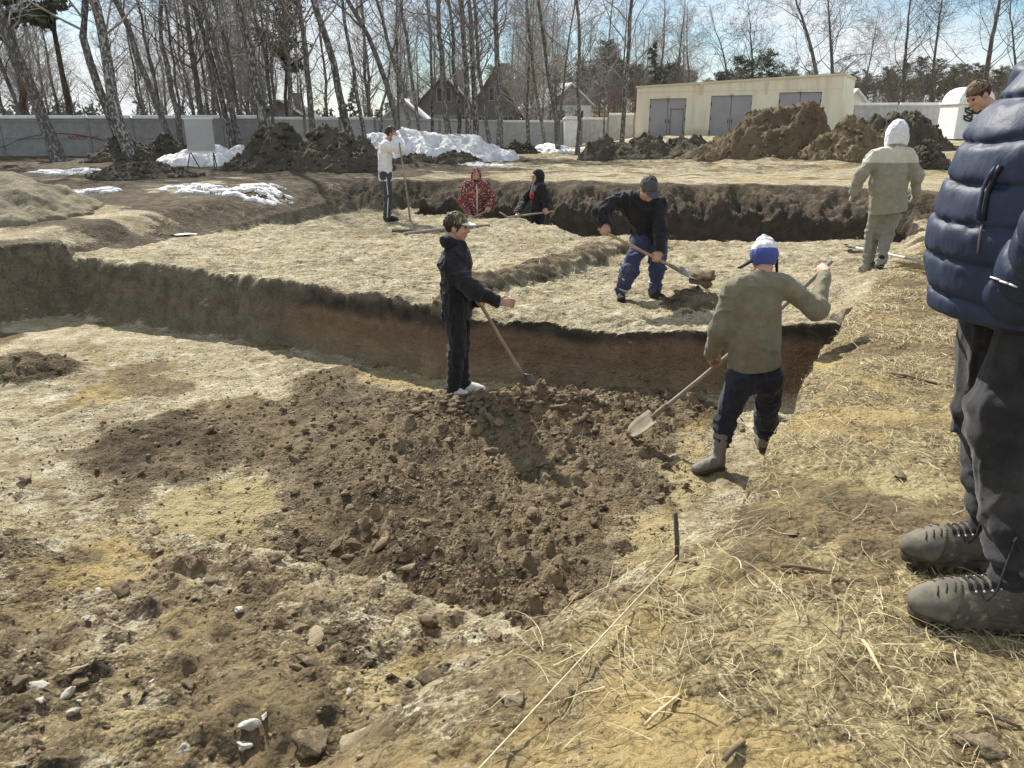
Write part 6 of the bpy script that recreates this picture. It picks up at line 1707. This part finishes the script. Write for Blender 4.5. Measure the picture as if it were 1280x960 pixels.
def drop(name, label, cat, px, py, z, s, mat, k, grp=None, rz=0.0, flat=.8):
    p = at(px, py, z)
    for _ in range(12): p = at(px, py, .5 * p[2] + .5 * gz_at(p))
    d = p[1] * math.cos(PITCH) + (CAM_Z - p[2]) * math.sin(PITCH); w_ = s / 2 / FPX * d
    o = put(name, pme(k % 7, mat, name), loc=(p[0], p[1], gz_at(p) + w_ * .3)); o.scale = (w_, w_ * .85, w_ * flat); o.rotation_euler = (.1 * (k % 4), -.1 * (k % 3), rz)
    return tag(o, label, cat, grp)
GS = 'white stones in the foreground rubble'
for i, (px, py, s, lab) in enumerate(((52, 864, 24, 'white stone at the left edge of the foreground, upper of a close pair'), (84, 872, 26, 'bright white broken stone just right of the pair at the left'), (52, 877, 14, 'little white stone touching the pair at the left from below'),
        (91, 891, 18, 'pale pointed stone below the bright broken stone'), (300, 763, 15, 'small oval white stone alone on the rubble'), (312, 910, 25, 'large white stone in the trio near the bottom'), (331, 897, 15, 'small white stone, upper right of the trio near the bottom'),
        (306, 935, 22, 'white stone, lowest of the trio near the bottom'), (231, 939, 24, 'long pale stone left of the trio near the bottom'), (122, 742, 14, 'pale flat stone on the rubble above the white stones'),
        (108, 775, 13, 'small grey white stone in the dark rubble at left'), (436, 867, 12, 'little white stone right of the tan hump'), (98, 878, 10, 'tiny white chip beside the bright broken stone'), (188, 856, 13, 'pale stone in the middle of the left rubble'))):
    drop('stone', lab, 'stone', px, py, -.4, s, M_STONE, i, GS, i * 1.3)
GB = 'big lumps of clay at the bottom'
for i, (px, py, s, lab, mt) in enumerate(((388, 934, 50, 'big dark brown lump of clay at the bottom, left of a crack', M_CLOD), (452, 938, 54, 'big tan lump of clay at the bottom, right of a crack', M_CLODP), (395, 800, 34, 'grey jagged clod casting a shadow on the foreground bench', M_CLODP),
        (385, 830, 30, 'dark jagged clod below the grey one on the foreground bench', M_CLOD), (95, 840, 28, 'flat grey clod beside the white stones', M_CLODP), (200, 690, 12, 'small black clod on the bare crest, left of the ochre hollow', M_CLOD), (206, 680, 11, 'small black clod on the bare crest, upper of the two', M_CLOD),
        (1232, 938, 44, 'square brown clod in the bottom right corner', M_CLOD), (1205, 925, 30, 'small brown clod left of the square one in the corner', M_CLOD), (1122, 595, 24, 'pale flat clod lying in the straw', M_CLODP), (925, 858, 13, 'dark pebble on the straw strip', M_CLOD), (1040, 752, 20, 'little clod with a shadow on the straw strip', M_CLODP),
        (992, 668, 18, 'dark clod in the straw above the ochre patch', M_CLOD), (30, 600, 30, 'grey stone like clod at the left edge of the pit floor', M_CLODP), (640, 880, 34, 'pale flat clay lump beside the string', M_CLODP))):
    drop('clay_lump', lab, 'clay lump', px, py, -.3 if px < 700 else .3, s, mt, i + 2, GB, i * .9, .42)
# soil on the shovel of the bent man
v, f = clod_shape(77, 3, .7, 4, .7); pc = bC + sC1
o = put('soil_clump', make_mesh('soil_clump', v * [.17, .13, .12], f, False), M_CLOD, loc=(pc[0] + .0, pc[1], pc[2] + .04)); tag(o, 'clump of dark soil lying on the blade of the bent man', 'soil clump')

# ---- dry grass
t = NT('dry_straw'); g = t.geo()
ri = g.outputs['Random Per Island']
c = t.mix(t.rng(ri, 0, 1, 0, 1, False), (.32, .25, .125), (.68, .58, .36)); c = t.mix(t.rng(ri, .74, .78), c, (.17, .125, .075)); t.color(c); t.set(Roughness=.6); M_STRAW = t.m
def blades(name, label, X, Y, Z, Ln, Wd, lift, seed, K=4):
    r = np.random.RandomState(seed); n = len(X); a = r.uniform(0, 6.28, n); bend = r.normal(0, .8, n); u = np.linspace(0, 1, K)
    ang = a[:, None] + bend[:, None] * u[None]; st = Ln[:, None] / (K - 1)
    x = X[:, None] + np.cumsum(np.cos(ang) * st, 1); y = Y[:, None] + np.cumsum(np.sin(ang) * st, 1)
    zg = ground(x.ravel(), y.ravel()).reshape(n, K)
    keep = (zg.max(1) - zg.min(1)) < .10 + .3 * Ln
    X, Y, Z, Ln, Wd, lift, a, bend, x, y, zg, ang = [q_[keep] for q_ in (X, Y, Z, Ln, Wd, lift, a, bend, x, y, zg, ang)]; n = len(X)
    base = np.maximum(zg, np.minimum(Z[:, None], zg + .12)); z = base + .004 + lift[:, None] * (np.sin(math.pi * np.clip(u * r.uniform(.5, 1.0, n)[:, None], 0, 1)))
    wd = Wd[:, None] * (1 - .75 * u[None]); nx_, ny_ = -np.sin(ang), np.cos(ang); tw = r.uniform(-.8, .8, n)[:, None]
    A = np.stack([x + nx_ * wd, y + ny_ * wd, z + wd * tw], -1); B = np.stack([x - nx_ * wd, y - ny_ * wd, z - wd * tw + .0005], -1)
    V = np.stack([A, B], 2).reshape(-1, 3); i0 = (np.arange(n)[:, None] * K + np.arange(K - 1)[None]) * 2
    F = np.stack([i0, i0 + 1, i0 + 3, i0 + 2], -1).reshape(-1, 4)
    return tag(put(name, make_mesh(name, V, F), M_STRAW), label, 'dry grass', None, 'stuff')
N = 220000
bx, by = rs.uniform(-.6, 7.5, N), 1.0 + rs.uniform(0, 1, N) ** 1.25 * 10.5
bz, bm_ = soil_at(bx, by)
dens = bm_['straw'] * np.clip(.45 + 1.7 * fbm(bx * 1.5, by * 1.5, 201, 4), .05, 1) * (1 - .75 * bm_['ochre'])
ok = (rs.uniform(0, 1, N) < dens * .9) & (bx / (by + .6) < 1.2)
bx, by, bz = bx[ok], by[ok], bz[ok]; nb = len(bx)
far_ = sstep(2, 9, by)
blades('dry_grass', 'flattened dry straw covering the strip of ground beside the pit', bx, by, bz, rs.uniform(.02, .085, nb) * (1 + .7 * far_), rs.uniform(.0005, .0012, nb) * (1 + 2.6 * far_), np.abs(rs.normal(0, .012, nb)) + .001, 31)
# longer stalks in tangles by the string, along the edge and among the straw
SX, SY = [], []
for px, py, z, r_, c_ in ((770, 800, .25, .16, 70), (810, 850, .3, .16, 80), (760, 870, .3, .15, 60), (800, 720, .2, .10, 40), (870, 690, .25, .14, 60), (1085, 810, .4, .12, 40), (930, 640, .25, .16, 60), (990, 560, .2, .18, 80), (1010, 500, .15, .15, 70), (960, 600, .2, .18, 70), (1130, 590, .2, .2, 60), (1040, 440, .1, .2, 70), (1060, 400, .05, .2, 60), (940, 770, .35, .25, 60), (1180, 420, .05, .3, 60), (1000, 720, .35, .3, 60)):
    p = at(px, py, z); SX.append(p[0] + rs.normal(0, r_, c_)); SY.append(p[1] + rs.normal(0, r_, c_))
SX, SY = np.concatenate(SX), np.concatenate(SY); SZ = ground(SX, SY); m_ = SZ > -.3; SX, SY, SZ = SX[m_], SY[m_], SZ[m_]; q = len(SX)
blades('long_straw', 'tangled long straw stalks by the string and along the pit edge', SX, SY, SZ, rs.uniform(.06, .19, q), rs.uniform(.0008, .0018, q), np.abs(rs.normal(0, .018, q)) + .002, 33, 7)
# thin scatter on the platform rims
N = 9000; X, Y = rs.uniform(-6, 6, N), rs.uniform(7.6, 15, N); Z, M_ = soil_at(X, Y); ok = (Z > -.45) & (M_['straw'] < .2) & (rs.uniform(0, 1, N) < .4); X, Y, Z = X[ok], Y[ok], Z[ok]; q = len(X)
blades('rim_straw', 'scattered bits of straw on the raised platform', X, Y, Z, rs.uniform(.06, .2, q), rs.uniform(.002, .004, q), np.abs(rs.normal(0, .012, q)), 35)

# ---- stake, string, sticks, poles, paper
p0 = on_natural(846, 684); g0 = gz_at(p0) - .04
top_ = aty(844, 641, p0[1]); m = MB(); M_STAKE = simple('mossy_stake', (.085, .075, .05), (.13, .115, .08), 30)
m.tube([[p0[0] + .004, p0[1], g0], [p0[0], p0[1], (g0 + top_[2]) / 2], [top_[0], p0[1], top_[2]]], [.0075, .008, .0075], 7)
st = m.build('stake', M_STAKE, None, True); tag(st, 'short dark wooden stake at the pit edge holding the string', 'stake')
M_STRING = simple('pale_string', (.62, .54, .36), (.50, .43, .28), 90, bump=0)
e0 = np.array([p0[0], p0[1] - .014, gz_at(p0) + .03]); e1 = at(618, 958, .40); e1[2] = max(e1[2], gz_at(e1) + .03)
pts = [e0 + (e1 - e0) * u for u in np.linspace(0, 1, 14)]; pts = [np.array([a, b, max(c, gz_at((a, b)) + .006)]) for a, b, c in pts]
e2 = pts[-1] + (e1 - e0) * .5; e2[2] = gz_at(e2) + .01
m = MB(); m.tube(pts + [e2], .0026, 6); tag(m.build('string', M_STRING, None, True), 'pale string stretched from the stake along the near pit edge', 'string')
def stick(label, a, b, r, z=.2, mat=M_OLDWOOD, name='stick', lift=.01):
    A, B = at(*a, z), at(*b, z)
    for P_ in (A, B):
        for _ in range(8): P_[:] = at(*(a if P_ is A else b), .5 * P_[2] + .5 * gz_at(P_))
    A[2] = gz_at(A) + lift; B[2] = gz_at(B) + lift * .5; C = (A + B) / 2; C[2] = max(C[2], gz_at(C) + r) + .004
    m = MB(); m.tube([A, (A + C) / 2 + [0, 0, .004], C, (B + C) / 2, B], [r, r * 1.05, r, r * .9, r * .7], 7); return tag(m.build(name, mat, None, True), label, 'stick')
M_TWIGB = simple('brown_stick', (.13, .095, .06), (.20, .155, .10), 30)
stick('thin brown stick lying in the straw left of the dark trousers', (1112, 468), (1192, 486), .008, .15, M_TWIGB)
stick('grey twig on the straw above the near boot', (975, 712), (1040, 718), .006, .35, M_TWIGB)
stick('pale broken reed lying in the middle of the straw strip', (1078, 805), (1104, 848), .005, .4, M_STRAW)
stick('pale reed stalk bent across the straw at the bottom', (806, 912), (850, 870), .004, .35, M_STRAW)
stick('brown twig at the bottom of the straw strip', (905, 955), (930, 930), .006, .42, M_TWIGB)
stick('brown twig near the right edge of the straw strip', (1218, 893), (1276, 912), .005, .45, M_TWIGB)
po = stick('long wooden pole lying on the platform, nearer of two', (505, 294.5), (612, 283.5), .028, -.2, M_OLDWOOD, 'pole', .03); po['category'] = 'pole'; po['group'] = 'poles on the platform'
po = stick('shorter wooden pole lying on the platform, farther of two', (490, 290.5), (556, 289), .026, -.2, M_TWIGB, 'pole', .03); po['category'] = 'pole'; po['group'] = 'poles on the platform'
p = at(228, 294, -.12); p[2] = gz_at(p); m = MB(); rp = np.random.RandomState(3)
v = [(i * .10 - .25, j * .07 - .1, .02 + .03 * rp.rand()) for j in range(4) for i in range(6)]; v2 = [(a, b, c - .006) for a, b, c in v]
m.add(v + v2, [(j * 6 + i, j * 6 + i + 1, j * 6 + i + 7, j * 6 + i + 6) for j in range(3) for i in range(5)] + [(24 + j * 6 + i + 6, 24 + j * 6 + i + 7, 24 + j * 6 + i + 1, 24 + j * 6 + i) for j in range(3) for i in range(5)])
o = m.build('paper_scrap', M_WHITE); o.location = p; tag(o, 'crumpled white paper scrap at the back of the platform', 'paper')
